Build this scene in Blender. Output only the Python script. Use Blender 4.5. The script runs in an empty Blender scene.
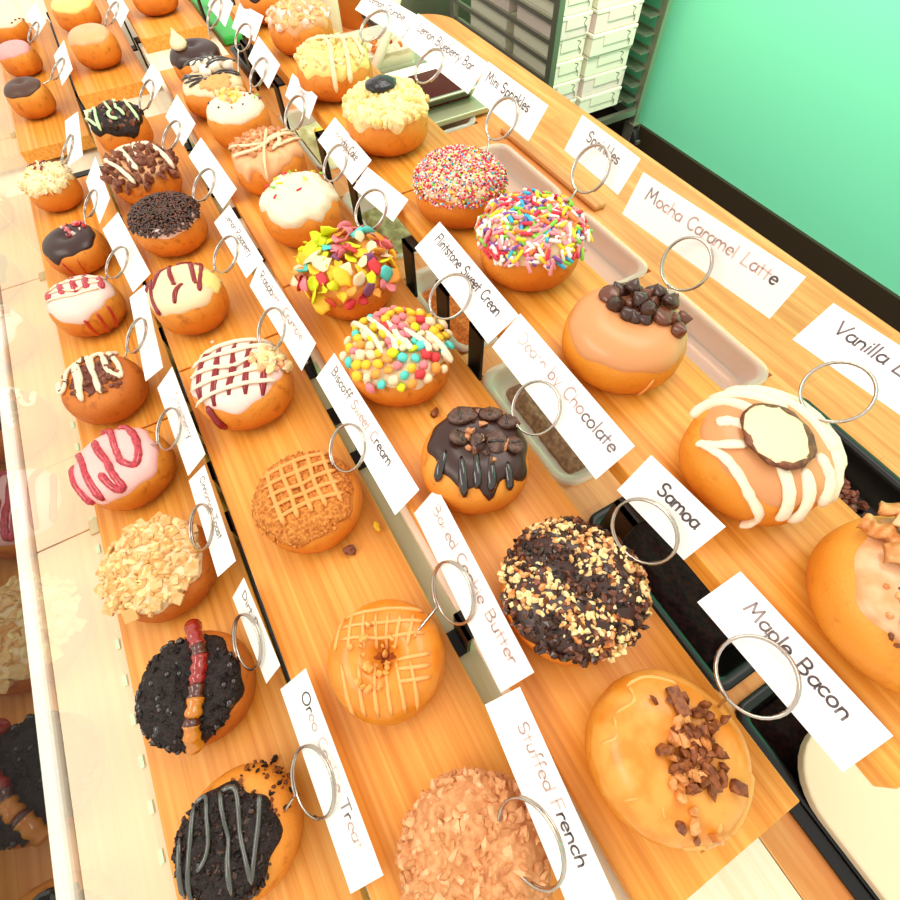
import bpy, math, random
from math import sin, cos, pi, atan2, hypot, sqrt, acos, radians
from mathutils import Vector, Matrix, Euler, noise

S = bpy.context.scene
COL = S.collection

# ------------------------------------------------------------------ camera
CAM_H = 0.585
pitch, yaw, roll = 1.03619763, 0.49555711, -0.02442005
fh = Vector((-cos(yaw), sin(yaw), 0)); rt = Vector((sin(yaw), cos(yaw), 0))
fw = cos(pitch) * fh + Vector((0, 0, -sin(pitch))); up = rt.cross(fw)
ax = cos(roll) * rt + sin(roll) * up; ay = -sin(roll) * rt + cos(roll) * up
cd = bpy.data.cameras.new('camera'); cam = bpy.data.objects.new('camera', cd); COL.objects.link(cam)
cam.matrix_world = Matrix(((ax.x, ay.x, -fw.x, 0), (ax.y, ay.y, -fw.y, 0), (ax.z, ay.z, -fw.z, CAM_H), (0, 0, 0, 1)))
cd.sensor_width = 36; cd.lens = 489.26 / 900 * 36; cd.clip_start = 0.01; cd.clip_end = 60
S.camera = cam

# ------------------------------------------------------------------ light and exposure
w = bpy.data.worlds.new('world'); S.world = w; w.use_nodes = True
w.node_tree.nodes['Background'].inputs[0].default_value = (1.0, 0.955, 0.90, 1)
w.node_tree.nodes['Background'].inputs[1].default_value = 0.86
def area(name, loc, target, sx, sy, power, col=(1, 0.95, 0.86)):
    l = bpy.data.lights.new(name, 'AREA'); l.shape = 'RECTANGLE'; l.size = sx; l.size_y = sy
    l.energy = power; l.color = col
    o = bpy.data.objects.new(name, l); COL.objects.link(o); o.location = loc
    o.rotation_euler = (Vector(target) - Vector(loc)).to_track_quat('-Z', 'Y').to_euler()
    return o
area('ceiling_panel_light', (-0.6, 0.9, 1.9), (-0.4, 0.2, 0.1), 1.5, 0.6, 11)
area('ceiling_panel_light', (-0.6, -1.3, 1.7), (-0.5, 0.0, 0.1), 1.8, 0.6, 15)
area('unseen_fill_light', (0.5, 1.25, 1.3), (0.5, 2.29, 1.0), 2.6, 0.3, 40)  # unseen fill lamp, added to brighten the back wall
area('unseen_fill_light', (-1.2, 1.55, 1.3), (-2.4, 1.9, 0.25), 0.5, 0.4, 24)  # another added fill out of view, brightens the rack and cartons
S.view_settings.view_transform = 'Standard'; S.view_settings.look = 'None'
S.view_settings.gamma = 1.0; S.view_settings.use_curve_mapping = False
S.view_settings.exposure = 0.42

# ------------------------------------------------------------------ materials
def hx(h):
    h = h.lstrip('#'); v = [int(h[i:i + 2], 16) / 255 for i in (0, 2, 4)]
    return tuple(((c + 0.055) / 1.055) ** 2.4 if c > 0.04045 else c / 12.92 for c in v)
def mat(name, col, rough=0.5, spec=0.5, metal=0.0, var=None, scale=60.0, lo=0.4, hi=0.62, bump=0.0, bscale=300.0,
        sub=0.0, coat=0.0, trans=0.0, alpha=1.0, ior=1.45):
    m = bpy.data.materials.new(name); m.use_nodes = True; nt = m.node_tree; N = nt.nodes; L = nt.links
    b = N['Principled BSDF']; col = hx(col) if isinstance(col, str) else col
    b.inputs['Base Color'].default_value = (*col, 1); b.inputs['Roughness'].default_value = rough
    b.inputs['Specular IOR Level'].default_value = spec; b.inputs['Metallic'].default_value = metal
    b.inputs['Coat Weight'].default_value = coat; b.inputs['Coat Roughness'].default_value = 0.08
    b.inputs['Transmission Weight'].default_value = trans; b.inputs['Alpha'].default_value = alpha
    b.inputs['IOR'].default_value = ior
    if sub:
        b.inputs['Subsurface Weight'].default_value = sub; b.inputs['Subsurface Radius'].default_value = (0.006, 0.003, 0.0015)
        b.inputs['Subsurface Scale'].default_value = 0.6
    if var or bump:
        g = N.new('ShaderNodeNewGeometry')
    if var:
        n = N.new('ShaderNodeTexNoise'); n.inputs['Scale'].default_value = scale; n.inputs['Detail'].default_value = 4
        L.new(g.outputs['Position'], n.inputs['Vector'])
        r = N.new('ShaderNodeValToRGB'); r.color_ramp.elements[0].position = lo; r.color_ramp.elements[1].position = hi
        r.color_ramp.elements[0].color = (*hx(var), 1); r.color_ramp.elements[1].color = (*col, 1)
        L.new(n.outputs['Fac'], r.inputs['Fac']); L.new(r.outputs['Color'], b.inputs['Base Color'])
    if bump:
        n2 = N.new('ShaderNodeTexNoise'); n2.inputs['Scale'].default_value = bscale; n2.inputs['Detail'].default_value = 3
        L.new(g.outputs['Position'], n2.inputs['Vector'])
        bp = N.new('ShaderNodeBump'); bp.inputs['Strength'].default_value = bump; bp.inputs['Distance'].default_value = 0.002
        L.new(n2.outputs['Fac'], bp.inputs['Height']); L.new(bp.outputs['Normal'], b.inputs['Normal'])
    return m

def wood(name, cols, along=3.0, across=70.0, rough=0.42, seed=0.0, staves=None):
    """straight grained wood running along X, built from world position"""
    m = bpy.data.materials.new(name); m.use_nodes = True; nt = m.node_tree; N = nt.nodes; L = nt.links
    b = N['Principled BSDF']; b.inputs['Roughness'].default_value = rough
    g = N.new('ShaderNodeNewGeometry'); mp = N.new('ShaderNodeMapping')
    mp.inputs['Scale'].default_value = (along, across, across); mp.inputs['Location'].default_value = (seed, seed * 1.7, 0)
    L.new(g.outputs['Position'], mp.inputs['Vector'])
    n = N.new('ShaderNodeTexNoise'); n.inputs['Scale'].default_value = 1.0; n.inputs['Detail'].default_value = 5
    n.inputs['Roughness'].default_value = 0.6; n.inputs['Distortion'].default_value = 0.3
    L.new(mp.outputs['Vector'], n.inputs['Vector'])
    r = N.new('ShaderNodeValToRGB'); cr = r.color_ramp
    cr.elements[0].position = 0.34; cr.elements[0].color = (*hx(cols[0]), 1)
    cr.elements[1].position = 0.66; cr.elements[1].color = (*hx(cols[2]), 1)
    e = cr.elements.new(0.5); e.color = (*hx(cols[1]), 1)
    L.new(n.outputs['Fac'], r.inputs['Fac'])
    out = r.outputs['Color']
    if staves:
        br = N.new('ShaderNodeTexBrick'); br.offset = 0.43
        br.inputs['Scale'].default_value = 1.0; br.inputs['Brick Width'].default_value = staves[0]; br.inputs['Row Height'].default_value = staves[1]
        br.inputs['Mortar Size'].default_value = 0.0004; br.inputs['Bias'].default_value = 0.0
        br.inputs['Color1'].default_value = (1, 1, 1, 1); br.inputs['Color2'].default_value = (0.78, 0.68, 0.56, 1)
        br.inputs['Mortar'].default_value = (0.7, 0.55, 0.4, 1)
        L.new(g.outputs['Position'], br.inputs['Vector'])
        mx = N.new('ShaderNodeMix'); mx.data_type = 'RGBA'; mx.blend_type = 'MULTIPLY'; mx.inputs[0].default_value = 0.8
        L.new(out, mx.inputs[6]); L.new(br.outputs['Color'], mx.inputs[7]); out = mx.outputs[2]
    L.new(out, b.inputs['Base Color'])
    return m

def dough_mat(name, top, mid, low, spot):
    m = bpy.data.materials.new(name); m.use_nodes = True; nt = m.node_tree; N = nt.nodes; L = nt.links
    b = N['Principled BSDF']; b.inputs['Roughness'].default_value = 0.5; b.inputs['Specular IOR Level'].default_value = 0.35
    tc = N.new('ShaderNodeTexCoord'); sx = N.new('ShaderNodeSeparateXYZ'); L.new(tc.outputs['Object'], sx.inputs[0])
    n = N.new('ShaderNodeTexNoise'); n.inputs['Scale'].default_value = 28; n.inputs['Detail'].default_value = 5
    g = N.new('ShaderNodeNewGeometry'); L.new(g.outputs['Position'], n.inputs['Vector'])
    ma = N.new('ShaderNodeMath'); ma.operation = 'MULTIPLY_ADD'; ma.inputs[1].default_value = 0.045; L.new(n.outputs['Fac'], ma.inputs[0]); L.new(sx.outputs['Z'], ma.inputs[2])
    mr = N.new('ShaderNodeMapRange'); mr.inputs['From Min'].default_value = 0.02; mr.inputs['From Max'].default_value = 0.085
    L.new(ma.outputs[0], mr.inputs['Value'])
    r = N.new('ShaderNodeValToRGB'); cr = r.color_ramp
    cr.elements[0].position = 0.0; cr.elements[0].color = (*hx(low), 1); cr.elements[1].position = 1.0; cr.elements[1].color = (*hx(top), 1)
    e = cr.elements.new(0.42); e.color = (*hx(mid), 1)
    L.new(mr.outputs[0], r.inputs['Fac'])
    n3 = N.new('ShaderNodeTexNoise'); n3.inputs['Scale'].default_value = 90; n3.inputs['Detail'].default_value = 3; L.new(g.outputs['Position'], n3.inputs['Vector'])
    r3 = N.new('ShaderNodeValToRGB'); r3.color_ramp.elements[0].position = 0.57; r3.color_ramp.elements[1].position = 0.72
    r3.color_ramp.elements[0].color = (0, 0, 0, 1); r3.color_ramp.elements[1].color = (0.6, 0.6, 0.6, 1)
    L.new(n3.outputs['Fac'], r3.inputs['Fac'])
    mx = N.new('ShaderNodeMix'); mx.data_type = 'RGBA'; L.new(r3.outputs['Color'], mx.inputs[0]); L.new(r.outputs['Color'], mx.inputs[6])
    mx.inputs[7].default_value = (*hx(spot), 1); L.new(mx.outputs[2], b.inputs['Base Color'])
    n2 = N.new('ShaderNodeTexNoise'); n2.inputs['Scale'].default_value = 420; n2.inputs['Detail'].default_value = 2; L.new(g.outputs['Position'], n2.inputs['Vector'])
    bp = N.new('ShaderNodeBump'); bp.inputs['Strength'].default_value = 0.5; bp.inputs['Distance'].default_value = 0.001
    L.new(n2.outputs['Fac'], bp.inputs['Height']); L.new(bp.outputs['Normal'], b.inputs['Normal'])
    return m

def glass_mat(name, tint, ior, frost=0.0):
    """sheet glass or clear plastic: transparent with a fresnel reflection"""
    m = bpy.data.materials.new(name); m.use_nodes = True; nt = m.node_tree; N = nt.nodes; L = nt.links
    N.remove(N['Principled BSDF']); out = N['Material Output']
    t = N.new('ShaderNodeBsdfTransparent'); t.inputs[0].default_value = (*tint, 1)
    gl = N.new('ShaderNodeBsdfGlossy'); gl.inputs['Roughness'].default_value = 0.02; gl.inputs['Color'].default_value = (1, 1, 1, 1)
    fr = N.new('ShaderNodeFresnel'); fr.inputs['IOR'].default_value = ior
    gg = N.new('ShaderNodeNewGeometry'); fm = N.new('ShaderNodeMath'); fm.operation = 'MULTIPLY_ADD'; fm.inputs[1].default_value = -1.0; fm.inputs[2].default_value = 1.0
    L.new(gg.outputs['Backfacing'], fm.inputs[0]); fx = N.new('ShaderNodeMath'); fx.operation = 'MULTIPLY'; L.new(fm.outputs[0], fx.inputs[0]); L.new(fr.outputs[0], fx.inputs[1])
    mx = N.new('ShaderNodeMixShader'); L.new(fx.outputs[0], mx.inputs[0]); L.new(t.outputs[0], mx.inputs[1]); L.new(gl.outputs[0], mx.inputs[2])
    last = mx
    if frost:
        d = N.new('ShaderNodeBsdfDiffuse'); d.inputs[0].default_value = (*tint, 1)
        m2 = N.new('ShaderNodeMixShader'); m2.inputs[0].default_value = frost
        L.new(mx.outputs[0], m2.inputs[1]); L.new(d.outputs[0], m2.inputs[2]); last = m2
    L.new(last.outputs[0], out.inputs['Surface'])
    return m

M = dict(
    plank=wood('plank pine', ('#de8624', '#ee9c38', '#f5ae50'), 1.4, 170),
    counter=wood('butcher block', ('#d98238', '#e5954c', '#eca964'), 4, 60, 0.4, 3.0, (0.32, 0.042)),
    ridge=wood('brown wood', ('#b8763c', '#d08a4c', '#dc9a5c'), 4, 80),
    tabletop=wood('pale laminate', ('#ecd6b4', '#f3e2c8', '#f5e6d2'), 4, 110, 0.35),
    ledge=mat('white ledge', '#f0d6b6', 0.3), white=mat('white plastic', '#f6eddc', 0.3), cream=mat('cream plastic', '#ecd4b4', 0.35),
    trim=mat('white metal trim', '#fdf4ea', 0.25), dark=mat('dark gap', '#1a120c', 0.7),
    black=mat('black metal', '#15100e', 0.45), pan=mat('black pan', '#070605', 0.3),
    floor=mat('dark floor', '#150f0b', 0.7, spec=0.2, var='#0e0a07', scale=6), base=mat('dark baseboard', '#382c1c', 0.5),
    wall=mat('teal wall', '#84f2be', 0.6), steel=mat('brushed steel', '#b4b492', 0.4, metal=0.6),
    rack=mat('rack steel', '#b9b6a0', 0.35, metal=0.85), rackdark=mat('rack post', '#93967c', 0.4, metal=0.7),
    carton=mat('white carton', '#f3efd4', 0.55), cartonpink=mat('carton side', '#f1dfd2', 0.55), line=mat('carton slot', '#6a6a56', 0.8),
    rubber=mat('black rubber', '#14110f', 0.6), card=mat('white card', '#fdf9f1', 0.55), wire=mat('chrome wire', '#c6bab0', 0.2, metal=1.0),
    glass=glass_mat('case glass', (0.98, 1.0, 0.985), 3.2), edge=mat('green glass edge', '#b8f2cf', 0.2),
    clear=glass_mat('clear plastic', (0.98, 0.95, 0.84), 1.45, 0.36), green=mat('green plastic', '#43cf5a', 0.4),
    ink=mat('grey ink', '#786b6d', 0.8), inkmid=mat('mid grey ink', '#9c8b8a', 0.8), inkfaint=mat('overexposed pink ink', '#dfbfb6', 0.8), inkghost=mat('ghost ink', '#efdcd4', 0.8),  # paler inks hold the overexposure of the letters in their colour
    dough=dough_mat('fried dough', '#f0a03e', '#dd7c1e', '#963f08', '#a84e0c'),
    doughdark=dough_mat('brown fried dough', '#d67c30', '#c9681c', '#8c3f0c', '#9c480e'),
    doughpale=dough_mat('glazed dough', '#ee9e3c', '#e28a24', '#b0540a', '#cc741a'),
    choc=mat('chocolate icing', '#3a1f18', 0.36, coat=0.1), chocmat=mat('soft chocolate icing', '#5a382c', 0.42),
    darkcrumb=mat('dark cookie crumb', '#311810', 0.55, var='#0e0706', scale=420, bump=1.0, bscale=500),
    greyglaze=mat('grey chocolate glaze', '#4a4640', 0.14, coat=1.0), darkgloss=mat('dark syrup', '#241310', 0.1, coat=1.0),
    gummyred=mat('red gummy', '#a01410', 0.1, coat=1.0, sub=0.3), gummyorange=mat('orange gummy', '#d07a0c', 0.1, coat=1.0, sub=0.3),
    gummydark=mat('dark amber gummy', '#5a1d0c', 0.12, coat=1.0, sub=0.3),
    pink=mat('pink icing', '#f5bcb6', 0.35), palepink=mat('pale pink icing', '#f6d6ca', 0.35), pinkbright=mat('warm pink icing', '#f3a9a6', 0.4),
    raspberry=mat('raspberry sauce', '#a81c2c', 0.2, var='#d0384a', scale=220, coat=0.6), redsauce=mat('red sauce', '#c2301f', 0.25, coat=0.5),
    jam=mat('dark red jam', '#8a1219', 0.25, coat=0.2), jampan=mat('pan of jam', '#4a0608', 0.35, spec=0.12),
    white_ic=mat('white icing', '#f5e2c4', 0.4, bump=0.25, bscale=160), cream_ic=mat('cream icing', '#f3d8ac', 0.4), yellow_ic=mat('yellow icing', '#f6dc84', 0.35), paleyellow=mat('pale yellow icing', '#f6e6b8', 0.4), goldglaze=mat('golden glaze', '#e0821e', 0.3, var='#e69232', scale=50, coat=0.12), browned=mat('browned hole', '#8e3f0c', 0.6, var='#b85c18', scale=120),
    tan_ic=mat('tan icing', '#eeb07c', 0.35), mocha=mat('mocha glaze', '#d8925c', 0.34, coat=0.08), maple=mat('maple icing', '#de9a64', 0.3, var='#e8b486', scale=70),
    lattice=mat('tan lattice icing', '#ee9c50', 0.4), caramel=mat('caramel drizzle', '#f2a95c', 0.3, coat=0.1),
    amber=mat('amber glaze', '#dc8424', 0.32, var='#e79c42', scale=60, coat=0.12), crack=mat('set sugar glaze', '#e8a654', 0.3),
    crumb=mat('pale crumble', '#f3d68e', 0.7, var='#f8e7b4', scale=160), crumbcream=mat('cream crumb', '#f3da9c', 0.65),
    toast=mat('toasted rim', '#8a5030', 0.5, var='#5e3018', scale=220), brownie=mat('brown crumble', '#e0a16c', 0.75, var='#c98450', scale=200), biscuit=mat('biscuit crumb', '#e3913e', 0.8, var='#b96822', scale=300, bump=0.6, bscale=600),
    cereal=mat('toasted cereal', '#e6ac66', 0.65, var='#efc890', scale=130), cerealdark=mat('brown cereal', '#e0a864', 0.65),
    praline=mat('praline', '#9a5426', 0.5, var='#6c3414', scale=250), wafer=mat('brown wafer', '#9c5f46', 0.6, var='#6f3c2a', scale=200),
    chip=mat('chocolate chip', '#6a3824', 0.25, coat=0.3), chipdark=mat('dark chip', '#42261b', 0.25, coat=0.3), toffee=mat('toffee chip', '#cf8a5c', 0.5),
    cookie=mat('dark sandwich cookie', '#4c3429', 0.4, var='#6a4c40', scale=260, bump=0.5), bacon=mat('bacon', '#c4702e', 0.35, var='#e6a262', scale=110, coat=0.2), baconpale=mat('bacon fat', '#edc08c', 0.35, coat=0.3),
    blueberry=mat('blueberry jam', '#140e12', 0.14, spec=0.5, coat=0.25, bump=0.9, bscale=130), greenic=mat('pale green icing', '#c9ecb0', 0.35),
    mallow=mat('marshmallow', '#f7ead6', 0.55), yellowbit=mat('yellow centre', '#f4d468', 0.5), cinnamon=mat('cinnamon filling', '#6a2c1c', 0.4),
    crumbpan=mat('orange crumbs', '#de7f34', 0.8, var='#b85c1c', scale=150, bump=0.8, bscale=300), cocoapan=mat('cocoa powder', '#9a7558', 0.85, var='#7a5640', scale=140),
    cookiepan=mat('dark cookie crumbs', '#2a0e0a', 0.75, spec=0.2, var='#0f0504', scale=160, bump=0.8, bscale=260), olive=mat('olive topping', '#a3a06a', 0.5, var='#7c7644', scale=60),
    paletop=mat('pale topping', '#e6e2b0', 0.5, var='#c8c98c', scale=40), yellowfruit=mat('yellow fruit', '#f6cf2a', 0.4), bucket=mat('orange tub', '#eaa650', 0.45),
    f_yellow=mat('yellow cereal', '#f7c52c', 0.55), f_lime=mat('lime cereal', '#dde31e', 0.55), f_cyan=mat('turquoise cereal', '#5cd3c8', 0.55),
    f_pink=mat('pink cereal', '#e8838a', 0.55), f_red=mat('red cereal', '#d8373c', 0.55), f_orange=mat('orange cereal', '#f2a142', 0.55), f_purple=mat('purple cereal', '#8a5078', 0.55), f_cream=mat('cream cereal', '#f6dcb2', 0.55),
    s_white=mat('white sprinkle', '#f8ece0', 0.35), s_pink=mat('pink sprinkle', '#f09aa0', 0.35), s_red=mat('red sprinkle', '#df2f48', 0.35), s_yellow=mat('yellow sprinkle', '#f4d52c', 0.35),
    s_green=mat('green sprinkle', '#86d23c', 0.35), s_blue=mat('blue sprinkle', '#2fb6dc', 0.35), s_purple=mat('purple sprinkle', '#86509c', 0.35), s_orange=mat('orange sprinkle', '#f0803a', 0.35), s_black=mat('dark sprinkle', '#3a3034', 0.4),
)

# ------------------------------------------------------------------ mesh helpers
class MB:
    def __init__(s): s.v = []; s.f = []; s.m = []; s.sm = []
    def add(s, vs, fs, mi=0, smooth=True):
        b = len(s.v); s.v += [tuple(v) for v in vs]
        for f in fs: s.f.append(tuple(b + i for i in f)); s.m.append(mi); s.sm.append(smooth)
    def box(s, x0, x1, y0, y1, z0, z1, mi=0):
        s.add([(x, y, z) for x in (x0, x1) for y in (y0, y1) for z in (z0, z1)],
              [(0, 1, 3, 2), (4, 6, 7, 5), (0, 4, 5, 1), (2, 3, 7, 6), (0, 2, 6, 4), (1, 5, 7, 3)], mi, False)
    def grid(s, rows, closed=True, mi=0, cap0=False, cap1=False, smooth=True):
        n = len(rows[0]); vs = [p for r in rows for p in r]; fs = []
        for i in range(len(rows) - 1):
            for j in range(n if closed else n - 1):
                k = (j + 1) % n; fs.append((i * n + j, i * n + k, (i + 1) * n + k, (i + 1) * n + j))
        if cap0: fs.append(tuple(range(n - 1, -1, -1)))
        if cap1: fs.append(tuple((len(rows) - 1) * n + j for j in range(n)))
        s.add(vs, fs, mi, smooth)
    def tube(s, pts, r, n=7, mi=0, closed=False, rr=None, flat=1.0):
        pts = [Vector(p) for p in pts]; m = len(pts); rows = []; N0 = None
        for i, p in enumerate(pts):
            a = pts[(i - 1) % m] if (closed or i > 0) else p; b = pts[(i + 1) % m] if (closed or i < m - 1) else p
            t = (b - a)
            if t.length < 1e-9: t = Vector((0, 0, 1))
            t.normalize()
            if N0 is None:
                q = Vector((0, 0, 1)) if abs(t.z) < 0.9 else Vector((1, 0, 0)); N0 = (q - t * q.dot(t)).normalized()
            else:
                N0 = N0 - t * N0.dot(t)
                N0 = N0.normalized() if N0.length > 1e-6 else t.orthogonal().normalized()
            B = t.cross(N0); R = rr[i] if rr else r
            rows.append([p + N0 * (R * flat * cos(2 * pi * j / n)) + B * (R * sin(2 * pi * j / n)) for j in range(n)])
        if closed: rows.append(rows[0])
        s.grid(rows, True, mi, not closed, not closed)
    def chunk(s, c, size, rng, mi=0, sq=(1, 1, 1)):
        R = Euler((rng.uniform(0, 6.3), rng.uniform(0, 6.3), rng.uniform(0, 6.3))).to_matrix()
        g = (1 + sqrt(5)) / 2
        base = [(-1, g, 0), (1, g, 0), (-1, -g, 0), (1, -g, 0), (0, -1, g), (0, 1, g), (0, -1, -g), (0, 1, -g), (g, 0, -1), (g, 0, 1), (-g, 0, -1), (-g, 0, 1)]
        fs = [(0, 11, 5), (0, 5, 1), (0, 1, 7), (0, 7, 10), (0, 10, 11), (1, 5, 9), (5, 11, 4), (11, 10, 2), (10, 7, 6), (7, 1, 8), (3, 9, 4), (3, 4, 2), (3, 2, 6), (3, 6, 8), (3, 8, 9), (4, 9, 5), (2, 4, 11), (6, 2, 10), (8, 6, 7), (9, 8, 1)]
        vs = []
        for b in base:
            v = Vector(b) * (size / 1.9 * rng.uniform(0.6, 1.15)); v = Vector((v.x * sq[0], v.y * sq[1], v.z * sq[2])); vs.append(Vector(c) + R @ v)
        s.add(vs, fs, mi, False)
    def build(s, name, mats, parent=None, loc=(0, 0, 0), bevel=0.0):
        me = bpy.data.meshes.new(name); me.from_pydata(s.v, [], s.f)
        if not isinstance(mats, (list, tuple)): mats = [mats]
        for mm in mats: me.materials.append(M[mm] if isinstance(mm, str) else mm)
        me.polygons.foreach_set('material_index', s.m); me.polygons.foreach_set('use_smooth', s.sm); me.update()
        o = bpy.data.objects.new(name, me); COL.objects.link(o); o.location = loc
        if parent: o.parent = parent
        if bevel:
            bv = o.modifiers.new('bevel', 'BEVEL'); bv.width = bevel; bv.segments = 2; bv.limit_method = 'ANGLE'
        return o
def tag(o, label=None, cat=None, group=None, kind=None):
    if label: o['label'] = label
    if cat: o['category'] = cat
    if group: o['group'] = group
    if kind: o['kind'] = kind
    return o
def empty(name, loc, rz=0.0):
    o = bpy.data.objects.new(name, None); COL.objects.link(o); o.location = loc; o.rotation_euler = (0, 0, rz); o.empty_display_size = 0.02
    return o
def boxo(name, m, dims, parent=None, loc=(0, 0, 0), bevel=0.0):
    b = MB(); b.box(*dims); return b.build(name, m, parent, loc, bevel)
def smooth_path(pts, k=6):
    """Catmull-Rom through control points"""
    pts = [Vector(p) for p in pts]; out = []
    for i in range(len(pts) - 1):
        p0 = pts[max(i - 1, 0)]; p1 = pts[i]; p2 = pts[i + 1]; p3 = pts[min(i + 2, len(pts) - 1)]
        for q in range(k):
            t = q / k
            out.append(0.5 * ((2 * p1) + (p2 - p0) * t + (2 * p0 - 5 * p1 + 4 * p2 - p3) * t * t + (3 * p1 - p0 - 3 * p2 + p3) * t ** 3))
    out.append(pts[-1]); return out
# ------------------------------------------------------------------ the room
ZF = -0.9
def struct(name, b, m, bevel=0.0):
    o = b.build(name, m, None, (0, 0, 0), bevel); o['kind'] = 'structure'; return o
b = MB(); b.box(-7, 3, -3.5, 2.29, ZF - 0.05, ZF); struct('floor', b, 'floor')
b = MB(); b.box(-7, 3, 2.29, 2.37, ZF, 1.9); struct('wall_back', b, 'wall')
b = MB(); b.box(-7, 3, 2.272, 2.29, ZF, ZF + 0.10); struct('baseboard_back', b, 'base')

# ------------------------------------------------------------------ counter, pale table, ledge and glass
X0, X1 = -3.0, 0.75
ct = empty('butcher_block_counter', (-0.6, 0.55, ZF))
tag(ct, 'long butcher block counter behind the doughnut planks with pans let into it', 'counter')
PANS = [(-1.30, -1.03), (-0.93, -0.70), (-0.65, -0.445), (-0.395, -0.175), (-0.125, 0.10), (0.122, 0.345)]
PY0, PY1 = 0.265, 0.652
b = MB()
cor = [(X1, PY1), (X1, 0.893)] + [(-1.55 + 0.1 * cos(pi / 2 + pi / 2 * q / 8), 0.793 + 0.1 * sin(pi / 2 + pi / 2 * q / 8)) for q in range(9)] + [(-1.65, PY1)]
b.grid([[(x, y, -0.045) for x, y in cor], [(x, y, 0) for x, y in cor]], True, 0, True, True, False); b.box(X0, -1.65, PY1, 0.76, -0.045, 0)
b.box(X0, X1, 0.2075, PY0, -0.045, 0)
xs = [X0] + [v for p in PANS for v in p] + [X1]
for i in range(0, len(xs), 2): b.box(xs[i], xs[i + 1], PY0, PY1, -0.045, 0)
def lift(o, wx, wy, wz):
    for v in o.data.vertices: v.co = (v.co.x - wx, v.co.y - wy, v.co.z - wz)
o = b.build('worktop', 'counter', ct); lift(o, -0.6, 0.55, ZF)
b = MB(); b.box(X0, X1, 0.22, 0.78, -0.06, -0.05); o = b.build('under_shelf', 'counter', ct); lift(o, -0.6, 0.55, ZF)
b = MB(); b.box(X0, X1, 0.24, 0.74, ZF, -0.0605); o = b.build('base', 'base', ct); lift(o, -0.6, 0.55, ZF)
b = MB(); b.box(-1.54, X1, 0.8935, 0.898, -0.04, -0.004); o = b.build('edge_trim', 'rack', ct); lift(o, -0.6, 0.55, ZF)

case = empty('display_case', (-0.6, -0.1, ZF))
tag(case, 'white display case base under the stepped doughnut planks with a glass front', 'display case')
def cpart(name, m, *boxes, bevel=0.0):
    b = MB()
    for q in boxes: b.box(*q)
    o = b.build(name, m, case, (0, 0, 0), bevel); lift(o, -0.6, -0.1, ZF); return o
cpart('deck', 'tabletop', (X0, X1, -0.262, 0.2065, -0.03, 0))
for i in range(7):
    a = -0.433 + 0.547 * (i - 4)
    cpart('ledge_panel', 'ledge', (a + 0.0013, a + 0.5457, -0.3555, -0.2622, -0.03, 0.0))
cpart('front_rail', 'trim', (X0, X1, -0.378, -0.3605, -0.04, 0.004), bevel=0.004)
cpart('gap_strip', 'black', (X0, X1, -0.3600, -0.3560, -0.03, -0.008))
cpart('front_panel', 'dark', (X0, X1, -0.372, -0.345, ZF, -0.05))
cpart('under_frame', 'dark', (X0, X1, -0.345, 0.20, -0.06, -0.031))
for xg in ((-3.0, -2.076), (-2.074, -0.981), (-0.979, 0.112), (0.114, 0.75)):
    pane = cpart('glass_pane', 'glass', (xg[0], xg[1], -0.2735, -0.2685, 0.002, 0.40))
    tag(pane, 'clear upright pane of the case front')
for xg in (-1.53, -0.98, -0.433, 0.113):
    cpart('glass_clip', 'steel', (xg - 0.011, xg + 0.011, -0.292, -0.2815, 0.0005, 0.003))
for i in range(16): cpart('green_pad', 'edge', (-0.62 + 0.043 * i, -0.608 + 0.043 * i, -0.2895, -0.2855, 0.0004, 0.0018))

# ------------------------------------------------------------------ stepped stands and planks
ZP = dict(A=0.035, B=0.103, C=0.168, D=0.235)
YP = dict(A=(-0.266, -0.127), B=(-0.107, 0.034), C=(0.054, 0.188), D=(0.211, 0.340))
TH = 0.02
ROWN = dict(A='front', B='second', C='third', D='back')
MODS = [((-0.5235), (0.149), 'near'), ((-1.20), (-0.5265), 'middle'), ((-2.07), (-1.36), 'far')]
POSN = dict(near='nearest the camera', middle='middle one', far='farthest one')
for rk in 'ABCD':
    for (xa, xb, nm) in MODS:
        if rk == 'D' and nm == 'far': xb = -1.33
        y0, y1 = YP[rk]; th = TH if nm != 'far' else 0.026
        o = boxo('wooden_plank', 'plank', (-(xb - xa) / 2, (xb - xa) / 2, -(y1 - y0) / 2, (y1 - y0) / 2, -th, 0), None, ((xa + xb) / 2, (y0 + y1) / 2, ZP[rk]), 0.0012)
        tag(o, 'orange pine plank under the %s row of doughnuts, %s' % (ROWN[rk], POSN[nm]), 'plank', 'stepped planks')
BR = [(-0.07, 'beside the black crumb pan'), (-0.305, 'nearest the sandwich cookie doughnut'), (-0.378, 'at the orange crumb pan'), (-0.462, 'just behind the fruity cereal doughnuts'),
      (-0.63, 'behind the bright cereal flake doughnut'), (-0.74, 'behind the white frosted doughnut'), (-0.93, 'behind the toffee chip doughnut'), (-1.10, 'near the gap between plank groups'), (-1.45, 'just beyond the gap between plank groups'), (-1.62, 'in front of the green lid'), (-1.95, 'farthest back along the planks')]
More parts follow.
